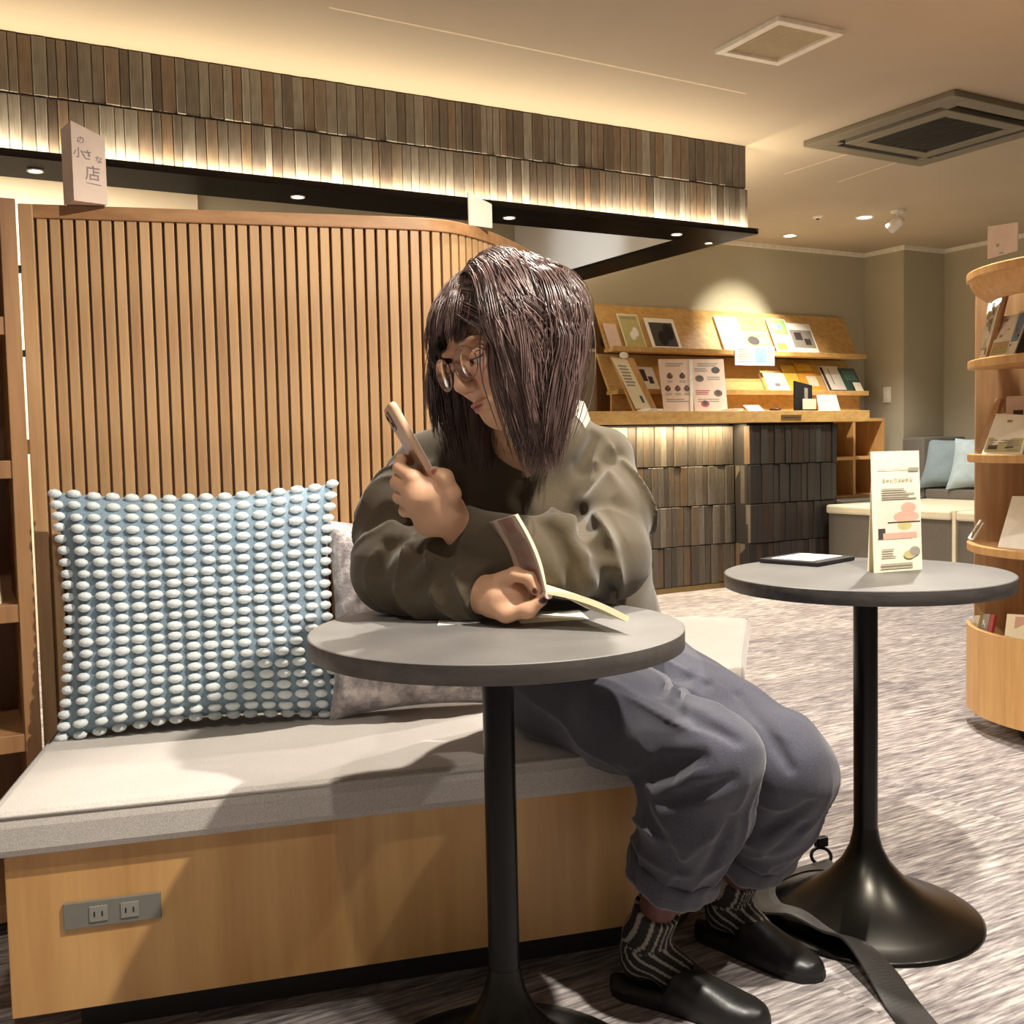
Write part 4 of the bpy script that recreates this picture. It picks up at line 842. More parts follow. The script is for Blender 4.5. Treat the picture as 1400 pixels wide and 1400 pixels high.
# head frame: turned to the picture's left, bowed and tilted
ps, ph, ro = R(56), R(13), R(12)
hf = Vector((-math.sin(ps), -math.cos(ps), 0)); hu = Vector((0, 0, 1)); hl = Vector((math.cos(ps), -math.sin(ps), 0))
hf, hu = hf*math.cos(ph)-hu*math.sin(ph), hu*math.cos(ph)+hf*math.sin(ph); hl, hu = hl*math.cos(ro)+hu*math.sin(ro), hu*math.cos(ro)-hl*math.sin(ro)
HC = Vector((.002, 1.665, 1.146)); HS = 1.06
AX = [tuple(hf), tuple(hl), tuple(hu)]
def hd(f, l, u): return HC+(hf*f+hl*l+hu*u)*HS
def headf(P):
    d = ellip(P, hd(-.005, 0, .022), AX, (.098*HS, .074*HS, .088*HS))
    d = smin(d, ellip(P, hd(.026, 0, -.045), AX, (.060*HS, .058*HS, .074*HS)), .035)
    d = smin(d, ellip(P, hd(.050, 0, -.100), AX, (.030*HS, .030*HS, .024*HS)), .03)        # chin
    for s in (-1, 1):
        d = smin(d, ellip(P, hd(.0775, .016*s, -.0822), AX, (.007*HS, .007*HS, .0045*HS)), .006)
        d = smin(d, ellip(P, hd(.058, .036*s, -.045), AX, (.026*HS, .022*HS, .022*HS)), .02)   # cheek
        d = smin(d, ellip(P, hd(.0, .052*s, -.075), AX, (.030*HS, .014*HS, .020*HS)), .03)    # jaw
        d = smax(d, -ellip(P, hd(.096, .031*s, -.014), AX, (.017*HS, .020*HS, .012*HS)), .012)  # socket
        d = smin(d, ellip(P, hd(.0765, .031*s, -.016), AX, (.0135*HS, .0155*HS, .0115*HS)), .003)  # lid over the eyeball
        d = smin(d, ellip(P, hd(.086, .030*s, .006), AX, (.010*HS, .020*HS, .006*HS)), .010)     # brow
        d = smin(d, ellip(P, hd(-.005, .073*s, -.022), AX, (.018*HS, .008*HS, .032*HS)), .006)    # ear
        d = smin(d, ellip(P, hd(.094, .010*s, -.055), AX, (.010*HS, .0075*HS, .0068*HS)), .006)   # nostril wing
    d = smin(d, chain(P, [hd(.086, 0, -.004), hd(.099, 0, -.034), hd(.106, 0, -.049)], [.007*HS, .0075*HS, .0095*HS]), .010)   # nose
    d = smin(d, ellip(P, hd(.086, 0, -.0795), AX, (.008*HS, .020*HS, .0042*HS)), .006)    # lips
    d = smin(d, ellip(P, hd(.0835, 0, -.0880), AX, (.0085*HS, .017*HS, .0052*HS)), .006)
    d = smax(d, -ellip(P, hd(.0945, 0, -.0836), AX, (.006*HS, .019*HS, .0010*HS)), .002)
    d = smin(d, chain(P, [hd(-.03, 0, -.05), (.012, 1.80, 1.02), (.02, 1.90, .95)], [.050, .046, .06], .02), .03)
    return d
def handsf(P):
    # left hand round the phone
    w = at(634, 730, 1.672); d = chain(P, [at(700, 762, 1.70), w, at(606, 700, 1.632), at(590, 676, 1.615)], [.029, .0255, .030, .026], .02)
    d = smin(d, chain(P, [at(586, 712, 1.64), at(570, 678, 1.612), at(566, 655, 1.606)], [.024, .020, .014], .015), .015)
    d = smin(d, chain(P, [at(606, 702, 1.625), at(617, 676, 1.603), at(608, 653, 1.598), at(594, 645, 1.602)], [.018, .0135, .0115, .0085]), .008)   # thumb
    for a in (([562, 652, 1.608], [546, 640, 1.628], [549, 628, 1.662], [566, 630, 1.682]), ([557, 668, 1.610], [542, 660, 1.632], [546, 648, 1.664], [564, 650, 1.684]),
              ([558, 684, 1.614], [546, 680, 1.634], [551, 668, 1.662], [566, 668, 1.678]), ([564, 698, 1.620], [554, 698, 1.636], [558, 686, 1.658], [570, 686, 1.670])):
        d = smin(d, chain(P, [at(*q) for q in a], [.0112, .0100, .0088, .0075], .003), .0045)
    # right hand round the spine of the booklet
    e = chain(P, [at(612, 806, 1.66), at(655, 812, 1.635), at(684, 815, 1.605), at(700, 818, 1.598)], [.029, .026, .030, .026], .02)
    e = smin(e, chain(P, [at(668, 826, 1.598), at(692, 838, 1.578), at(722, 834, 1.564), at(741, 821, 1.556)], [.018, .0135, .0110, .0080]), .008)
    e = smin(e, chain(P, [at(682, 795, 1.588), at(704, 785, 1.573), at(724, 791, 1.562), at(733, 806, 1.560)], [.0135, .0110, .0096, .0085], .004), .005)
    e = smin(e, chain(P, [at(690, 800, 1.610), at(716, 796, 1.640), at(738, 808, 1.645), at(742, 818, 1.63)], [.013, .0105, .009, .008], .004), .005)
    e = smin(e, chain(P, [at(692, 812, 1.620), at(718, 812, 1.660), at(738, 822, 1.660)], [.012, .0105, .009], .004), .005)
    e = smin(e, chain(P, [at(692, 824, 1.622), at(714, 826, 1.660), at(730, 832, 1.660)], [.011, .0095, .008], .004), .005)
    e = smax(e, -(P[:, 2]-.7105), .002)
    return np.minimum(d, e)
JR = dict(hipR=(.075, 2.05, .52), hipL=(.230, 2.13, .52), kneeR=(.318, 1.69, .468), kneeL=(.470, 1.805, .418), ankR=(.225, 1.855, .10), ankL=(.410, 2.035, .095))
def bodyf(P):
    d = chain(P, [(.16, 2.09, .51), (.10, 2.05, .68), (.02, 1.97, .85), (.012, 1.93, .93)], [.10, .085, .095, .07], .04)
    d = smin(d, chain(P, [(-.15, 1.925, .935), (.175, 1.95, .935)], [.045, .045]), .04)
    d = smin(d, chain(P, [(-.16, 1.92, .94), (-.198, 1.745, .775), at(612, 806, 1.66)], [.042, .034, .027]), .02)
    d = smin(d, chain(P, [(.165, 1.95, .94), (.165, 1.80, .775), at(700, 762, 1.70)], [.042, .034, .027]), .02)
    for s in 'RL':
        d = smin(d, chain(P, [JR['hip'+s], JR['knee'+s], JR['ank'+s]], [.07, .048, .030]), .03)
        fd = Vector((.87, -.49, 0)) if s == 'R' else Vector((.68, -.73, 0)); a = Vector(JR['ank'+s]); d = smin(d, chain(P, [a, a-fd*.008+Vector((0, 0, -.045)), a+fd*.07+Vector((0, 0, -.068)), a+fd*.13+Vector((0, 0, -.075))], [.026, .022, .016, .014]), .006)
    return d
V1, F1 = grow(lambda P: smin(headf(P), bodyf(P), .03), (-.36, 1.50, .0), (.68, 2.24, 1.30), .0040)
V2, F2 = grow(handsf, (-.21, 1.53, .70), (.09, 1.73, .98), .0020)
V3, F3 = grow(headf, (-.16, 1.53, 1.0), (.13, 1.80, 1.29), .0024)
def near_head(V): return (V[:, 2] > 1.035) & (np.linalg.norm(V-np.array(HC), axis=1) < .17)
nh = near_head(V1); F1 = F1[~nh[F1].all(1)]; F3 = F3[near_head(V3)[F3].all(1)]
hw = (np.linalg.norm(V1-np.array(at(640, 800, 1.645)), axis=1) < .02) 
V = np.concatenate([V1, V2, V3]); F = np.concatenate([F1, F2+len(V1), F3+len(V1)+len(V2)])
skin = np.array(lin((214, 168, 136))); tone = np.tile(skin, (len(V), 1)).astype(np.float32)
def dab(c, r, col, soft=.35, axes=None):
    global tone
    q = (V-np.array(c)) if axes is None else (V-np.array(c)) @ np.array(axes).T
    dd = np.linalg.norm(q/np.array(r), axis=1); k = np.clip((1-dd)/soft, 0, 1)[:, None]; tone = tone*(1-k)+np.array(lin(col))*k
for s in (-1, 1): dab(hd(.07, .04*s, -.045), (.03, .03, .025), (212, 150, 124), 1.0, AX)
dab(hd(.090, 0, -.0838), (.014*HS, .021*HS, .0090*HS), (178, 108, 96), .5, AX)
dab(hd(.0930, 0, -.0836), (.010*HS, .020*HS, .0018*HS), (110, 56, 52), .6, AX)
dab(hd(.108, 0, -.05), (.01, .01, .01), (210, 152, 128), 1.0, AX)
dab(at(743, 821, 1.549), (.009, .009, .006), (44, 22, 26), .3); dab(at(731, 808, 1.553), (.005, .006, .006), (88, 34, 36), .3); dab(at(594, 645, 1.594), (.007, .004, .006), (150, 90, 84), .4)
for s in 'RL':
    a = JR['ank'+s]; k = V[:, 2] < .24; kk = (k & (np.linalg.norm((V-np.array(a))[:, :2], axis=1) < .12))[:, None]; tone = np.where(kk, np.array(lin((104, 66, 62))), tone)
st = NT('skin'); at_ = st.n('ShaderNodeAttribute', attribute_name='tone'); nz = st.noise(st.coord(), 40, 3)
st.color(st.mix(.35, at_.outputs['Color'], st.ramp(nz, [(.3, (.88, .84, .82, 1)), (.7, (1.06, 1.04, 1.03, 1))]), 'MULTIPLY')); st.set(Roughness=.5); st.b.inputs['Subsurface Weight'].default_value = .12; st.b.inputs['Subsurface Radius'].default_value = (.012, .005, .003); st.b.inputs['Subsurface Scale'].default_value = .3
npmesh('body', V, F, st.m, PERS.location, PERS, tone)
# eyes: whites and irises under lowered lids, lashes and brows
for s in (-1, 1):
    m = MB(); m.ell(hd(.0765, .031*s, -.0185), (.0128*HS, .0128*HS, .0128*HS), 0, Matrix(AX).transposed()); m.ell(hd(.0855, .028*s, -.0225), (.0050*HS, .0058*HS, .0058*HS), 1, Matrix(AX).transposed()); m.build('eye', [plain('eye_white', (222, 212, 202), .3), plain('iris_dark', (34, 24, 20), .3)], PERS)
    m = MB(); m.tube([hd(.0875-.006*(t/6)**2-.0, (.031*s)+t*.0024, -.0195-.0025*(1-(t/6)**2)) for t in range(-6, 7)], [.0006+.0009*(1-abs(t)/7) for t in range(-6, 7)], 6); m.build('eyelash', MATTEB, PERS)
    m = MB(); m.tube([hd(.0935-.010*((t-0)/6)**2, (.032*s)+t*.0032, .0085+.002*(1-(t/6)**2)) for t in range(-6, 7)], [.0012+.0014*(1-abs(t)/7) for t in range(-6, 7)], 6); m.build('eyebrow', plain('brow_brown', (70, 48, 40), .8), PERS)
# glasses
GL = MB(); ax_o = Matrix((hl, hu, hf)).transposed()
for s in (-1, 1):
    c = hd(.106, .033*s, -.024); tilt = ax_o @ Matrix.Rotation(R(8*s), 3, 'Y')
    GL.tube([c+tilt @ Vector((.0255*math.cos(a)*HS, .0235*math.sin(a)*HS, 0)) for a in [2*math.pi*i/32 for i in range(33)]], .0011, 6)
    GL.tube([hd(.102, .058*s, -.016), hd(.06, .076*s, -.013), hd(-.01, .082*s, -.010)], .0013, 6)
GL.tube([hd(.107, -.008, -.018), hd(.111, 0, -.015), hd(.107, .008, -.018)], .0011, 6)
gl = GL.build('glasses', plain('glasses_frame', (150, 112, 96), .25, .7), PERS); gl['label'] = 'thin round metal framed glasses'
for s in (-1, 1):
    c = hd(.106, .033*s, -.024); tilt = ax_o @ Matrix.Rotation(R(8*s), 3, 'Y'); m = MB()
    m.lathe(c, [(0, .0008), (.0246*HS, .0004), (.0246*HS, -.0004), (0, -.0002)], 28, rot=tilt @ Matrix.Scale(.93, 3, Vector((0, 1, 0)))); m.build('lens', LENS, gl)

# ------------------------------------------------------------------ clothes
def folds(P, a, b, amp, freq, ph, skew=(0, 0, 0)):
    a, b = A3(a), A3(b); d = b-a; L = np.linalg.norm(d); t = ((P-a) @ d)/(L*L); w = np.exp(-((t-.5)/.55)**4)
    s = t*L*freq+P @ np.array(skew, dtype=np.float32)+ph+.9*np.sin(P @ np.array((31, 17, 23), dtype=np.float32)+ph); return amp*w*(1-np.abs(np.sin(s)))**1.5*-1
ELR, ELL = (-.198, 1.745, .780), (.162, 1.815, .785)
def surf(fn, px, py, d0=1.45, d1=2.4):
    d = CAM_R @ Vector(((px-700)/FOC, -(py-700)/FOC, -1)); d = np.array(d/d.y); t = np.linspace(d0, d1, 480); P = (np.array((0, 0, EYE))+t[:, None]*d).astype(np.float32)
    f = fn(P); i = np.argmax(f < 0); return tuple(P[i]) if f[i] < 0 else None
def crease_set(fn, lst):
    out = []
    for r, k, pts in lst:
        q = [surf(fn, *p) for p in pts]; q = [p for p in q if p]
        if len(q) > 1: out.append((r, k, q))
    return out
def carve(P, d, cs):
    for r, k, q in cs:
        c = chain(P, q, [r*.35]+[r]*(len(q)-2)+[r*.35], .004); d = smax(d, -c, k)
    return d
def sweaterf(P):
    t = chain(P, [(.155, 2.09, .56), (.11, 2.055, .68), (.03, 1.985, .82), (.012, 1.94, .935), (.010, 1.885, 1.03)], [.155, .150, .140, .105, .060], .06)
    t = smin(t, chain(P, [(-.140, 1.925, .950), (-.05, 1.92, .985), (.015, 1.915, .995), (.085, 1.935, .985), (.160, 1.955, .955)], [.060, .060, .066, .060, .062], .04), .05)
    t = t+wav(P, [((28, 10, 34), .4), ((-40, 12, 20), 1.2), ((14, 22, -52), 2.2)], (.004, .003, .003))
    R1 = chain(P, [(-.150, 1.92, .935), (-.195, 1.83, .86), ELR], [.064, .067, .062], .03)
    R1 = R1+folds(P, (-.16, 1.92, .93), ELR, .010, 34, .5, (12, -20, 6))
    R2 = chain(P, [ELR, (-.13, 1.695, .770), at(662, 812, 1.632)], [.064, .058, .043], .03)+folds(P, ELR, at(662, 812, 1.632), .011, 46, 1.3, (0, -30, 22))
    L1 = chain(P, [(.160, 1.95, .940), (.172, 1.885, .86), ELL], [.064, .069, .068], .03)+folds(P, (.18, 1.95, .93), ELL, .014, 36, .2, (-34, 10, 16))
    wl = at(624, 722, 1.668)
    L2 = chain(P, [ELL, (.09, 1.725, .800), at(690, 756, 1.69), wl], [.068, .064, .054, .041], .03)+folds(P, ELL, (.02, 1.70, .82), .013, 44, .9, (10, 30, -8))
    def cuff(S, c0, c1): c0, c1 = A3(c0), A3(c1); n = (c1-c0)/np.linalg.norm(c1-c0); return np.maximum(S, (P-c1) @ n)
    R2 = cuff(R2, (-.13, 1.695, .770), at(662, 812, 1.632)); L2 = cuff(L2, at(690, 756, 1.69), wl)
    d = smin(t, smin(R1, R2, .03), .03); d = smin(d, smin(L1, L2, .03), .016)
    # neckline, cuffs, hem, table
    nk = cap(P, (.0, 1.83, 1.16), (.012, 1.88, 1.10), .056, .050); d = smax(d, -nk, .008)
    d = smax(d, -(P[:, 2]-.4235), .006)
    tab = np.maximum(np.abs(P[:, 2]-.6965)-.0150, np.hypot(P[:, 0]-TA[0], P[:, 1]-TA[1])-.2815); d = smax(d, -tab, .003)
    return d
sw = fabric('sweater_knit', (76, 67, 52), (90, 79, 62), 900, .5, .95, 9)
SWC = crease_set(sweaterf, [(.012, .022, [(770, 700), (795, 640), (815, 600), (838, 572)]), (.011, .022, [(800, 668), (818, 640), (849, 620), (868, 603)]),
    (.017, .026, [(792, 700), (804, 730), (827, 755), (846, 762)]), (.010, .022, [(784, 815), (777, 772), (760, 733), (738, 712)]), (.010, .022, [(846, 824), (831, 796), (818, 772)]),
    (.008, .02, [(722, 800), (718, 760), (704, 726)]), (.010, .022, [(722, 655), (712, 680), (716, 700)]),
    (.009, .02, [(545, 795), (556, 775), (572, 764)]), (.010, .022, [(570, 812), (596, 780), (625, 768)]), (.010, .022, [(520, 780), (535, 745), (560, 730)]), (.009, .02, [(505, 720), (530, 700), (556, 712)])])
sweaterf0 = sweaterf
def sweaterf(P): return carve(P, sweaterf0(P), SWC)
Vs, Fs = grow(sweaterf, (-.33, 1.54, .40), (.40, 2.30, 1.06), .0042)
npmesh('sweater', Vs, Fs, sw, PERS.location, PERS)
# pale shirt collar showing behind the hair
p0 = Vector(surf(sweaterf, 792, 572)); nv_ = (Vector((0, 0, EYE))-p0).normalized(); dpt = p0.y-.008
q4 = [at(783, 545, dpt+.012), at(799, 549, dpt+.014), at(807, 573, dpt+.003), at(797, 592, dpt-.001), at(783, 606, dpt-.002), at(778, 575, dpt+.002)]
m = MB(); m.rings([[p-nv_*.004 for p in q4], q4]); m.build('collar', plain('collar_white', (226, 218, 200), .8), PERS)
def trousersf(P):
    o = None
    for s in 'RL':
        h, k, a = JR['hip'+s], JR['knee'+s], JR['ank'+s]; kv, av = Vector(k), Vector(a); cu = kv+(av-kv)*.62
        th = chain(P, [h, Vector(h)*.5+kv*.5, k], [.105, .090, .072], .03); sh = chain(P, [k, kv*.55+cu*.45, cu], [.072, .082, .070], .03)
        lg = smin(th, sh, .035)
        lg = lg+folds(P, k, cu, .007, 16, .3+len(s), (46, 40, 6))+folds(P, Vector(h)*.35+kv*.65, k, .009, 40, 1.1, (-34, 16, 44))+wav(P, [((30, 22, -36), .3), ((-18, 44, 26), 1.9)], (.0025, .002))
        n = A3((av-kv).normalized()); g = (P-A3(cu)) @ n
        lg = np.maximum(lg, g)
        o = lg if o is None else smin(o, lg, .012)
    o = smin(o, chain(P, [JR['hipR'], JR['hipL']], [.105, .105]), .05); o = smax(o, -(P[:, 2]-.4225)*1.0+0*o, .006) if False else o
    seat = np.maximum(P[:, 2]-.4215, -1e3); onb = (P[:, 1]-1.62-.27*(P[:, 0]+.82)) # in front of the bench edge the legs hang free
    return np.where((onb > .0) & (P[:, 0] < .50) & (P[:, 2] < .47), np.maximum(o, .4225-P[:, 2]) if True else o, o)
tr = fabric('trousers_twill', (56, 56, 67), (80, 80, 91), 800, .25, .85, 10)
TRC = crease_set(trousersf, [(.012, .022, [(868, 1062), (905, 1045), (960, 1036)]), (.011, .02, [(900, 1096), (950, 1086), (1000, 1066)]), (.009, .02, [(890, 1068), (915, 1058), (935, 1048)]),
    (.014, .022, [(905, 948), (940, 925), (978, 888)]), (.009, .02, [(925, 958), (968, 935), (1000, 905)]), (.010, .02, [(915, 960), (955, 985), (1005, 1012)]), (.008, .02, [(885, 1110), (905, 1150), (930, 1190)]),
    (.009, .02, [(1000, 1120), (985, 1160), (960, 1200)]), (.009, .02, [(1045, 1135), (1075, 1120), (1105, 1100)]), (.008, .02, [(1050, 1170), (1080, 1150), (1100, 1130)]), (.007, .02, [(1010, 950), (1050, 1000), (1080, 1050)])])
trousersf0 = trousersf
def trousersf(P): return carve(P, trousersf0(P), TRC)
Vt, Ft = grow(trousersf, (-.06, 1.55, .14), (.64, 2.30, .66), .0036)
TROU = npmesh('trousers', Vt, Ft, tr, PERS.location, PERS)
for s in 'RL':              # turned-up hems
    kv, av = Vector(JR['knee'+s]), Vector(JR['ank'+s]); cu = kv+(av-kv)*.62; n = (av-kv).normalized(); bx = n.cross(Vector((0, 1, 0))).normalized(); by = n.cross(bx); m = MB(); N_ = 56; rings_ = []
    for g0, dr in ((.004, -.010), (.009, -.003), (.008, .005), (.0, .0085), (-.014, .0095), (-.028, .0085), (-.038, .0075), (-.042, .003), (-.040, -.006)):
        rg = []
        for q in range(N_):
            an = 2*math.pi*q/N_; wv_ = .0035*math.sin(3*an+1+len(s))+.002*math.sin(7*an+g0*60)+.0015*math.sin(13*an+2)
            rg.append(cu+n*(g0+.004*math.sin(2*an+.7)+.002*math.sin(5*an))+(bx*math.cos(an)+by*math.sin(an))*(.0745+dr+wv_))
        rings_.append(rg)
    m.rings(rings_, 0, True, False); m.build('turn_up', tr, TROU)
# ribbed socks, with pale vertical stripes
sk = NT('striped_sock'); at2 = sk.n('ShaderNodeAttribute', attribute_name='tone'); sk.color(at2.outputs['Color']); sk.set(Roughness=.9)
for s, fd in (('R', Vector((.87, -.49, 0))), ('L', Vector((.68, -.73, 0)))):
    a = Vector(JR['ank'+s]); k = Vector(JR['knee'+s]); top = a+(k-a)*.17; up = Vector((0, 0, 1)); sd = fd.cross(up).normalized()
    ax_ = [top, a, a-fd*.004-up*.028, a+fd*.05-up*.052, a+fd*.12-up*.070]; hl_ = a-fd*.020-up*.052; td = A3((k-a).normalized())
    def sockf(P):
        d = chain(P, ax_, [.0415, .0385, .037, .031, .022], .02); d = smin(d, cap(P, a, hl_, .034, .029), .02); d = np.maximum(d, (P-A3(top)) @ td)
        return d
    lo = np.array(hl_)-.08; hi = np.array(top)+.1; lo = np.minimum(lo, np.array(ax_[-1])-.05); hi = np.maximum(hi, np.array(ax_[-1])+.05); lo[2] = .0
    Vk, Fk = grow(sockf, lo, hi, .0026)
    A_ = np.array([tuple(p) for p in catmull(ax_, 6)]); best = np.full(len(Vk), 9.0); th = np.zeros(len(Vk))
    for q in range(len(A_)-1):
        e = A_[q+1]-A_[q]; h = np.clip(((Vk-A_[q]) @ e)/(e @ e), 0, 1); w_ = Vk-A_[q]-h[:, None]*e; dd = np.linalg.norm(w_, axis=1); t_ = e/np.linalg.norm(e)
        n_ = np.array(fd+up); n_ = n_-t_*(n_ @ t_); n_ /= np.linalg.norm(n_); an = np.arctan2(w_ @ np.array(sd), w_ @ n_); th = np.where(dd < best, an, th); best = np.minimum(best, dd)
    ph_ = (th*7/math.pi) % 1.0; cs = np.where((ph_ < .30)[:, None], np.array(lin((150, 144, 134))), np.array(lin((38, 34, 34))))
    npmesh('sock', Vk, Fk, sk.m, PERS.location, PERS, cs)
# black leather mules
leather = NT('black_leather'); lv = leather.coord(); leather.color(lin((26, 25, 25))); leather.set(Roughness=.38); leather.bump(leather.noise(lv, 180, 3), .15, .001)
for s, heel, toe in (('R', Vector((.160, 1.862, 0)), Vector((.414, 1.722, 0))), ('L', Vector((.352, 2.075, 0)), Vector((.545, 1.872, 0)))):
    d = (toe-heel); Ls = d.length; d.normalize(); sd = Vector((d.y, -d.x, 0)); up = Vector((0, 0, 1)); axs = [tuple(d), tuple(sd), (0, 0, 1)]
    def shoef(P, heel=heel, d=d, sd=sd, Ls=Ls, axs=axs):
        q = P-A3(heel); x = (q @ A3(d))/Ls; y = q @ A3(sd); z = P[:, 2]
        wdt = np.interp(x, [0, .03, .12, .35, .62, .78, .88, .94, .975, .992, 1.0], [.008, .020, .031, .033, .043, .045, .040, .031, .021, .011, .002]); hgt = np.interp(x, [0, .1, .36, .44, .52, .66, .8, .9, .96, 1.0], [.030, .030, .034, .080, .078, .060, .046, .039, .032, .016])
        cx = np.interp(x, [0, .5, 1], [0, .003, 0]); e = np.sqrt((np.abs(y-cx)/np.maximum(wdt, .003))**2.4+(np.maximum(z-.012, 0)/np.maximum(hgt-.012, .004))**2.2+1e-9)
        d1 = (e-1)*np.minimum(wdt, .03)*.8; d1 = np.maximum(d1, np.maximum(-z+.001, np.maximum(-x*Ls, (x-1)*Ls)))
        op = ellip(P, heel+d*Ls*.28+Vector((0, 0, .062)), axs, (.075, .029, .045)); return smax(d1, -op, .006)
    lo = np.minimum(np.array(heel), np.array(toe))-.06; hi = np.maximum(np.array(heel), np.array(toe))+.06; lo[2] = -.006; hi[2] = .1
    Vq, Fq = grow(shoef, lo, hi, .0028); so = npmesh('shoe', Vq, Fq, leather.m, PERS.location, PERS); sm_ = so.modifiers.new('soften', 'SMOOTH'); sm_.factor = .5; sm_.iterations = 8
    m = MB(); ol = []
    for sg in (1, -1):
        for x in ([0, .04, .12, .35, .65, .82, .93, .985, 1.005] if sg == 1 else [.985, .93, .82, .65, .35, .12, .04]):
            wv = np.interp(x, [0, .04, .12, .35, .65, .82, .93, .985, 1.005], [.004, .022, .034, .035, .045, .046, .036, .018, .002]); ol.append(heel+d*(Ls*x)+sd*(sg*wv))
    m.prism([(p.x, p.y) for p in ol], .0, .012); m.build('sole', MATTEB, so)

# ------------------------------------------------------------------ hair: locks combed from a crown parting, falling under gravity
def hair():
    RH = np.array((.103, .083, .096))*HS; c0 = np.array(hd(-.005, 0, .022)); M = np.array(AX)
    down = np.array((0, 0, -1.0)); G_ = []; L_ = []
    def sim(dirv, vel, steps, ds, off, g, wob, curl, minz, lim=None, ustop=None):
        p = c0+((dirv*RH*(1+.01)) @ M); pts = [p.copy()]; v = vel/np.linalg.norm(vel)
        for i in range(steps):
            v = v*(1-g)+down*g; v /= np.linalg.norm(v)
            n = p+v*ds
            q = (M @ (n-c0))/RH; r = np.linalg.norm(q)
            if r < 1+off: q *= (1+off)/r; n = c0+(q*RH) @ M
            w = n-np.array(HC); lf, ll, lu = w @ M[0]/HS, w @ M[1]/HS, w @ M[2]/HS
            if lim is not None and lu < .06:
                mx = lim[0]+max(0, lu)*.6
                if lf > mx: n = n-M[0]*(lf-mx)*HS*.5
            if lim is not None:
                k = max(0, HC.z+.02-n[2]); xm = lim[1]-k*.21
                if n[0] > xm: n = n-np.array((1, 0, 0))*min(n[0]-xm, .006)*.8
            # shoulders
            for s0, rr in (((-.10, 1.925, .925), .075), ((.13, 1.945, .925), .080), ((.012, 1.93, .90), .10), ((.0, 1.86, 1.0), .055)):
                dv = n-np.array(s0); ln = np.linalg.norm(dv)
                if ln < rr: n = np.array(s0)+dv/ln*rr
            v = (n-p)/max(1e-6, np.linalg.norm(n-p)); t = i/steps
            n = n+wob*math.sin(t*9+off*80)*.0006+curl*t*t*.0022
            p = n; pts.append(p.copy())
            if p[2] < minz or (ustop is not None and ((p-np.array(HC)) @ M[2])/HS < ustop): break
        return np.array(pts)
    guides = []
    tries = 0
    def lims(): return (rng.uniform(.030, .074), .108-abs(rng.normal())*.020)
    while len(guides) < 300 and tries < 20000:
        tries += 1
        a = rng.normal(size=3); a /= np.linalg.norm(a); f, l, u = a
        if u < -.1 or (f > .05 and u < .42) or (f <= .05 and u < .0-.3*(-f)): continue
        off = rng.uniform(.01, .06); sgn = 1 if l > -.05 else -1
        wob = np.array(rng.normal(size=3)); cv = -np.array(hl)*sgn*rng.uniform(.2, 1.0)+np.array(hf)*rng.uniform(-.2, .5)
        if f > .36 and u > .50:
            if -.75 < l < .55 and rng.random() < .9:
                vel = np.array(hf)*1.0+np.array(hl)*(l*.8+.10+rng.normal()*.12); guides.append((sim(a, vel, 16, .0112, off*.4+.005, .34, wob, cv*.3, .95, None, rng.uniform(.012, .040)-.02*abs(l)), .006, off))
        else:
            vel = np.array(hl)*sgn*1.0-np.array(hf)*rng.uniform(.05, .6)
            guides.append((sim(a, vel, 48, .0118, off, .20, wob, cv, rng.uniform(.915, .970) if f > -.2 else rng.uniform(.94, .99), lims()), .0095, off))
    for i in range(44):        # bangs across the brow
        l = rng.uniform(-.55, .5); f = rng.uniform(.45, .62); u = math.sqrt(max(.05, 1-f*f-l*l)); off = rng.uniform(.015, .06)
        guides.append((sim(np.array((f, l, u)), np.array(hf)*1.0+np.array(hl)*(l*.5+.12+rng.normal()*.1), 16, .0108, off*.5, .36, np.array(rng.normal(size=3)), np.zeros(3), .95, None, rng.uniform(.012, .04)-.03*max(0, l)), .0055, off))
    for i in range(60):        # curtain on the near side, framing the cheek
        f = rng.uniform(.20, .55); l = rng.uniform(.10, .5); u = math.sqrt(max(.05, 1-f*f-l*l)); a = np.array((f, l, u)); off = rng.uniform(.02, .085)
        guides.append((sim(a, np.array(hl)*1.0+np.array(hf)*rng.uniform(-.35, -.02), 48, .0118, off, .17, np.array(rng.normal(size=3)), -np.array(hl)*.2-np.array(hf)*.3, rng.uniform(.915, .975), lims()), .009, off))
    for i in range(70):        # back of the head
        f = -rng.uniform(.15, .95); l = rng.uniform(-.5, .75)*math.sqrt(1-f*f); u = math.sqrt(max(.03, 1-f*f-l*l)); off = rng.uniform(.01, .06)
        guides.append((sim(np.array((f, l, u)), -np.array(hf)*1.0+np.array(hl)*(l*.7+rng.normal()*.1), 46, .0118, off, .20, np.array(rng.normal(size=3)), np.array(hf)*.3, rng.uniform(.945, .985), (.06, .116-abs(rng.normal())*.012)), .0105, off))
    for i in range(7):         # thin strands on the far side of the face
        f = rng.uniform(.25, .5); l = -rng.uniform(.45, .7); u = math.sqrt(max(.05, 1-f*f-l*l)); off = rng.uniform(.04, .10)
        guides.append((sim(np.array((f, l, u)), -np.array(hl)*1.0+np.array(hf)*.10, 40, .0118, off, .18, np.array(rng.normal(size=3)), np.array(hl)*.3-np.array(hf)*.8, rng.uniform(.95, 1.02)), .005, off))
    VV = []; FF = []; base = 0
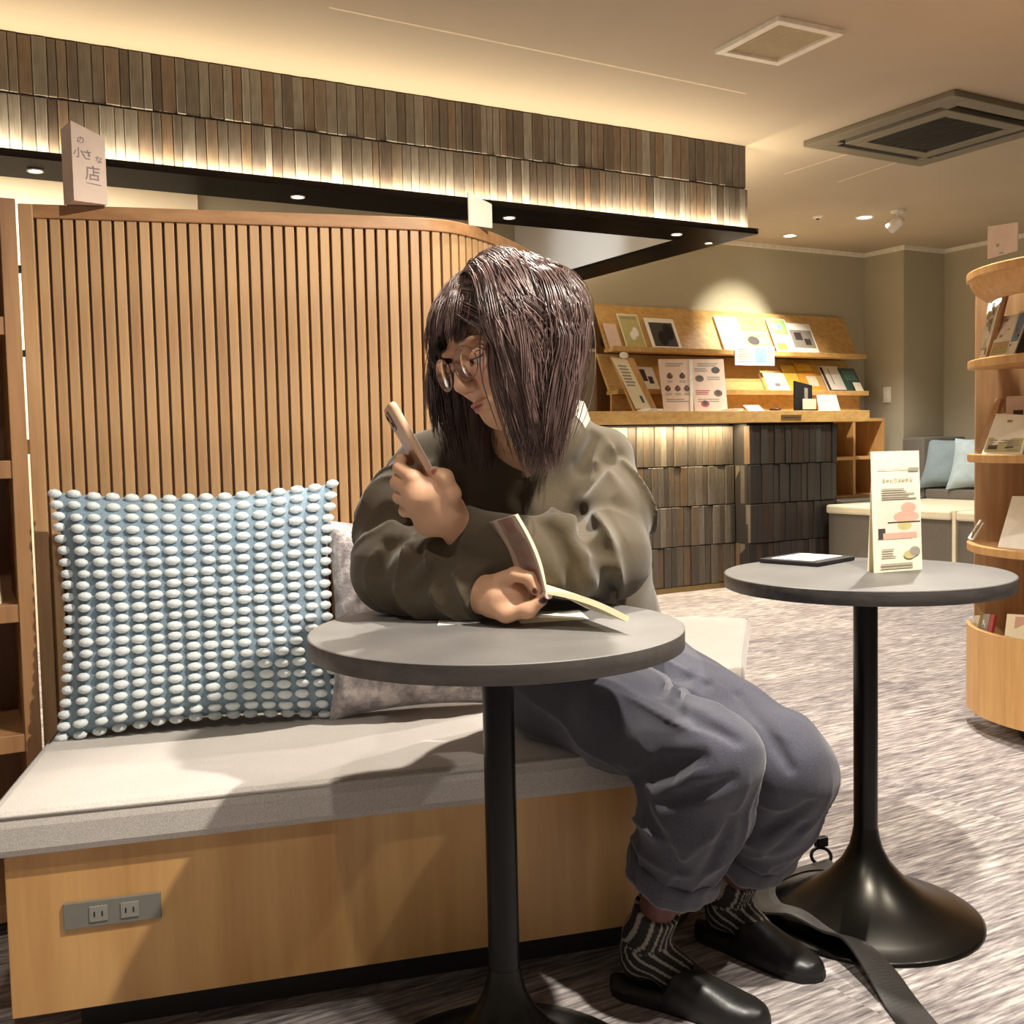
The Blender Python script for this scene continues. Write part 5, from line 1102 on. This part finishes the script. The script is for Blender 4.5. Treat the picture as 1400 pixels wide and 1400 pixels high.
    for g, rad, off in guides:
        g = g[::2] if len(g) > 20 else g; n = len(g)
        if n < 5: continue
        tg = np.gradient(g, axis=0); tg /= np.linalg.norm(tg, axis=1)[:, None]; rv = g-c0; rv /= np.linalg.norm(rv, axis=1)[:, None]
        sd = np.cross(tg, rv); sd /= np.linalg.norm(sd, axis=1)[:, None]+1e-9; nv = np.cross(sd, tg); t = np.linspace(0, 1, n)
        for k in range(30):
            r1, r2 = rng.normal()*rad*1.15, abs(rng.normal())*rad*.40; prof = (.55+.9*np.sin(np.minimum(t*1.25, 1)*math.pi*.5))*(1-.62*t**3)
            ph_, am = rng.uniform(0, 6.28), rng.uniform(.0002, .0009)
            c = g+sd*(r1*prof)[:, None]+nv*(r2*prof)[:, None]+sd*(am*np.sin(t*14+ph_))[:, None]; w = rng.uniform(.0006, .0010)*(1-.75*t**4); end = int(n*rng.uniform(.82, 1.0)); end = max(4, end)
            c = c[:end]; s_, n_, w_ = sd[:end], nv[:end], w[:end].copy(); w_[-1] *= .2
            ring = np.stack([c+s_*(w_*1.4)[:, None], c+n_*(w_*.8)[:, None], c-s_*(w_*1.4)[:, None]], 1).reshape(-1, 3)
            j = np.arange(end-1)[:, None]*3; q = np.arange(3)[None, :]; q2 = (q+1) % 3
            FF.append((np.stack([j+q, j+q2, j+3+q2, j+3+q], -1)).reshape(-1, 4)+base); VV.append(ring); base += end*3
    return np.concatenate(VV), np.concatenate(FF)
HM = NT('hair_brown'); hv = HM.coord((1, 1, .3)); hn = HM.noise(hv, 70, 3); HM.color(HM.ramp(hn, [(.3, lin((58, 43, 40))), (.52, lin((98, 76, 71))), (.75, lin((142, 116, 110)))])); HM.set(Roughness=.33, Anisotropic=.5); HM.b.inputs['Specular IOR Level'].default_value = .65
Vh, Fh = hair(); npmesh('hair', Vh, Fh, HM.m, PERS.location, PERS)
# solid under-layer of hair so that no scalp shows
def capf(P):
    d = ellip(P, hd(-.008, 0, .024), AX, (.105*HS, .082*HS, .095*HS)); 
    q = (P-A3(HC)) @ np.array(AX, dtype=np.float32).T; cut = np.maximum(q[:, 0]-.030, .036-q[:, 2]); cut2 = -q[:, 2]-.07
    d = smax(d, np.minimum(q[:, 0]-.022, .062*HS-q[:, 2]+.0*q[:, 0]), .006); return smax(d, cut2, .01)
Vc, Fc = grow(capf, (-.16, 1.50, 1.03), (.15, 1.82, 1.30), .004); npmesh('hair_underlayer', Vc, Fc, HM.m, PERS.location, PERS)

# ------------------------------------------------------------------ what she holds
tv = (at(532, 550, 1.612)-at(598, 668, 1.612)).normalized(); wv = Vector((-.30, .95, .02)); wv = (wv-tv*wv.dot(tv)).normalized(); nv = tv.cross(wv).normalized()
pc = (at(536, 551, 1.612)+at(600, 665, 1.612))/2+wv*.036; Rph = Matrix((wv, tv, nv)).transposed()
t = thing('phone', pc-Vector((0, 0, .07)), 'smartphone in a beige pink case in the woman\'s raised hand', 'phone')
def rrect(w, h, r, n=6):
    o = []
    for cx, cy, a0 in ((w-r, h-r, 0), (-w+r, h-r, 90), (-w+r, -h+r, 180), (w-r, -h+r, 270)):
        o += [(cx+r*math.cos(R(a0+90*i/n)), cy+r*math.sin(R(a0+90*i/n))) for i in range(n+1)]
    return o
def rslab(c, M3, w, h, r, prof, mi=0): return [[c+M3 @ Vector((x*(1-i/w*1.0), y*(1-i/h), z)) for x, y in rrect(w, h, r)] for i, z in prof]
m = MB(); m.rings(rslab(pc, Rph, .037, .0745, .011, [(.002, -.0055), (.0, -.004), (0, .004), (.002, .0055)]), 0, True); m.build('case', plain('phone_case', (206, 168, 138), .45), t)
sgn = 1 if nv.dot(HC-pc) > 0 else -1
m = MB(); m.rings(rslab(pc+nv*sgn*.0057, Rph, .0345, .072, .009, [(0, -.0004), (0, .0004)])); m.build('screen', emit('phone_screen', (205, 196, 190), .25), t)
m = MB(); m.rings(rslab(pc-nv*sgn*.0062+wv*.016+tv*.052, Rph, .015, .016, .005, [(0, -.0012), (.001, .0012)]), 0)
for a, b in ((.010, .046), (.022, .058)): m.lathe(pc-nv*sgn*.0072+wv*a+tv*b, [(0, -.001), (.005, -.001), (.005, .001), (0, .001)], 14, 1, rot=Rph)
m.build('camera_bump', [plain('camera_bump', (120, 86, 70), .3), MATTEB], t)
m = MB(); rc = at(549, 652, 1.640); m.lathe(rc, [(.0102, -.0016), (.0115, 0), (.0102, .0016)], 20, rot=(at(546, 648, 1.664)-at(542, 660, 1.632)).to_track_quat('Z', 'Y').to_matrix()); rg = m.build('ring', plain('ring_silver', (170, 160, 150), .2, .9), PERS); rg['label'] = 'silver ring on a finger'
# booklet held open: raised left half, right half sloping to the table
S0 = at(747, 812, 1.545); aw = Vector((-.33, .94, .0)).normalized()*.148
BK = thing('booklet', S0, 'small open paperback held in the woman\'s lower hand over the front table', 'booklet')
TL = at(704, 704, 1.545); RR = at(858, 851, 1.50)
def leaf(name, e0, e1, bow, th, n, mats, prints=(), aw=aw):
    m = MB(); top = []; bot = []
    ev = e1-e0; nn = ev.cross(aw).normalized(); 
    if nn.z < 0: nn = -nn
    for i in range(n+1):
        s = i/n; p = e0+ev*s+nn*bow*math.sin(math.pi*s); k = th*(.5+.5*min(1, s*3)); top.append(p+nn*k); bot.append(p)
    m.rings([[b, b+aw, t_+aw, t_] for b, t_ in zip(bot, top)], 0)
    for (s0, s1, a0, a1, side, mi) in prints:
        i0, i1 = int(s0*n), max(int(s0*n)+1, int(s1*n))
        for i in range(i0, i1):
            P, Q = (top[i], top[i+1]) if side > 0 else (bot[i], bot[i+1]); e = nn*(.0004*side)
            q = [P+aw*a0+e, Q+aw*a0+e, Q+aw*a1+e, P+aw*a1+e]; m.add(q, [(0, 1, 2, 3) if side < 0 else (3, 2, 1, 0)], mi)
    return m.build(name, mats, BK)
COVP = plain('cover_pink', (240, 214, 202), .5); COVB = plain('cover_grey_blue', (216, 214, 226), .5); COVR = plain('cover_red', (226, 164, 154), .5)
leaf('left_half', S0, TL, .007, .005, 10, [PAPERC, COVP, COVB, COVR, PAPERP], [(0, 1, .0, 1, -1, 4), (.1, 1, .62, .95, -1, 2), (.3, 1, .78, .82, -1, 4), (.0, .75, .05, .32, -1, 3), (.25, .6, .30, .5, -1, 1), (.6, 1, .1, .5, -1, 1), (.8, 1, .16, .4, -1, 3)], Vector((-.055, .134, -.024)))
leaf('right_half', S0, RR, .006, .0085, 10, [plain('page_block', (238, 226, 186), .7), PAPERC, PRINTG], [(.1, .9, .1, .9, 1, 1)]+[(.15, .85, .15+.08*i, .18+.08*i, 1, 2) for i in range(9)])
m = MB(); m.tube([S0+aw*t_+Vector((.004, 0, -.002)) for t_ in (0, .25, .5, .75, 1)], .006, 10); m.build('spine', COVP, BK)
a, b = onz(712, 852, .7112), onz(805, 846, .7112); c, d = onz(792, 834, .7112), onz(700, 838, .7112)
slab('loose_sheet', a, b, c, d, .0006, [PAPER], (), None, 'white paper lying on the front table under the booklet', 'paper')
slab('receipt', onz(598, 855, .7112), onz(657, 851, .7112), onz(655, 846, .7112), onz(600, 847, .7112), .0006, [PAPER], (), None, 'thin white slip on the front table under the woman\'s forearm', 'paper')

# ------------------------------------------------------------------ bag strap on the floor over the table foot
def ribbon(pts, width, th, mat, name, parent, tw=None):
    P = catmull(pts, 10); m = MB(); rg_ = []
    for i, p in enumerate(P):
        t_ = (P[min(i+1, len(P)-1)]-P[max(i-1, 0)]).normalized(); s = t_.cross(Vector((0, 0, 1)))
        if s.length < .05: s = Vector((1, 0, 0))
        s.normalize(); a = (tw(i/(len(P)-1)) if tw else 0); s = (Matrix.Rotation(a, 3, t_) @ s); n_ = s.cross(t_).normalized(); w = width/2
        rg_.append([p+s*w-n_*th, p+s*w+n_*th, p+s*w*.5+n_*th*1.5, p-s*w*.5+n_*th*1.5, p-s*w+n_*th, p-s*w-n_*th])
    m.rings(rg_, 0, False); o = m.build(name, mat, parent); return bev(o, .001)
def onbase(x, y, e=.012):
    r = math.hypot(x-TB[0], y-TB[1]); prof = [(.19, .019), (.15, .034), (.11, .056), (.075, .084), (.228, .009)]
    prof.sort(); z = np.interp(r, [q[0] for q in prof], [q[1] for q in prof]) if r < .24 else 0.0; return Vector((x, y, z+e))
leath2 = plain('strap_leather', (46, 44, 42), .5, 0, .08, 40, .2)
STR = thing('bag_strap', (.6, 1.95, 0), 'black leather bag strap with buckle lying over the right table\'s foot', 'strap')
ribbon([onbase(.690, 2.285, .012), onbase(.600, 2.262, .014), onbase(.520, 2.205, .016), onbase(.505, 2.110, .02), onbase(.545, 2.045, .03), onbase(.590, 1.985, .02), onbase(.622, 1.930, .035), onbase(.640, 1.850, .03), onbase(.648, 1.760, .014), onbase(.655, 1.640, .012), onbase(.662, 1.52, .012)], .054, .0026, leath2, 'strap_band', STR, lambda s: .42*math.sin(s*9.0))
pb = onbase(.672, 2.318, .02); m = MB(); m.tube([pb+Vector((.022*math.cos(a), .010*math.sin(a), .012+.016*math.sin(a))) for a in [2*math.pi*i/16 for i in range(17)]], .004, 8); m.box(pb+Vector((0, 0, .045)), (.03, .016, .022), 0, Matrix.Rotation(.4, 3, 'Z'), .003); m.build('buckle', BLACKM, STR)
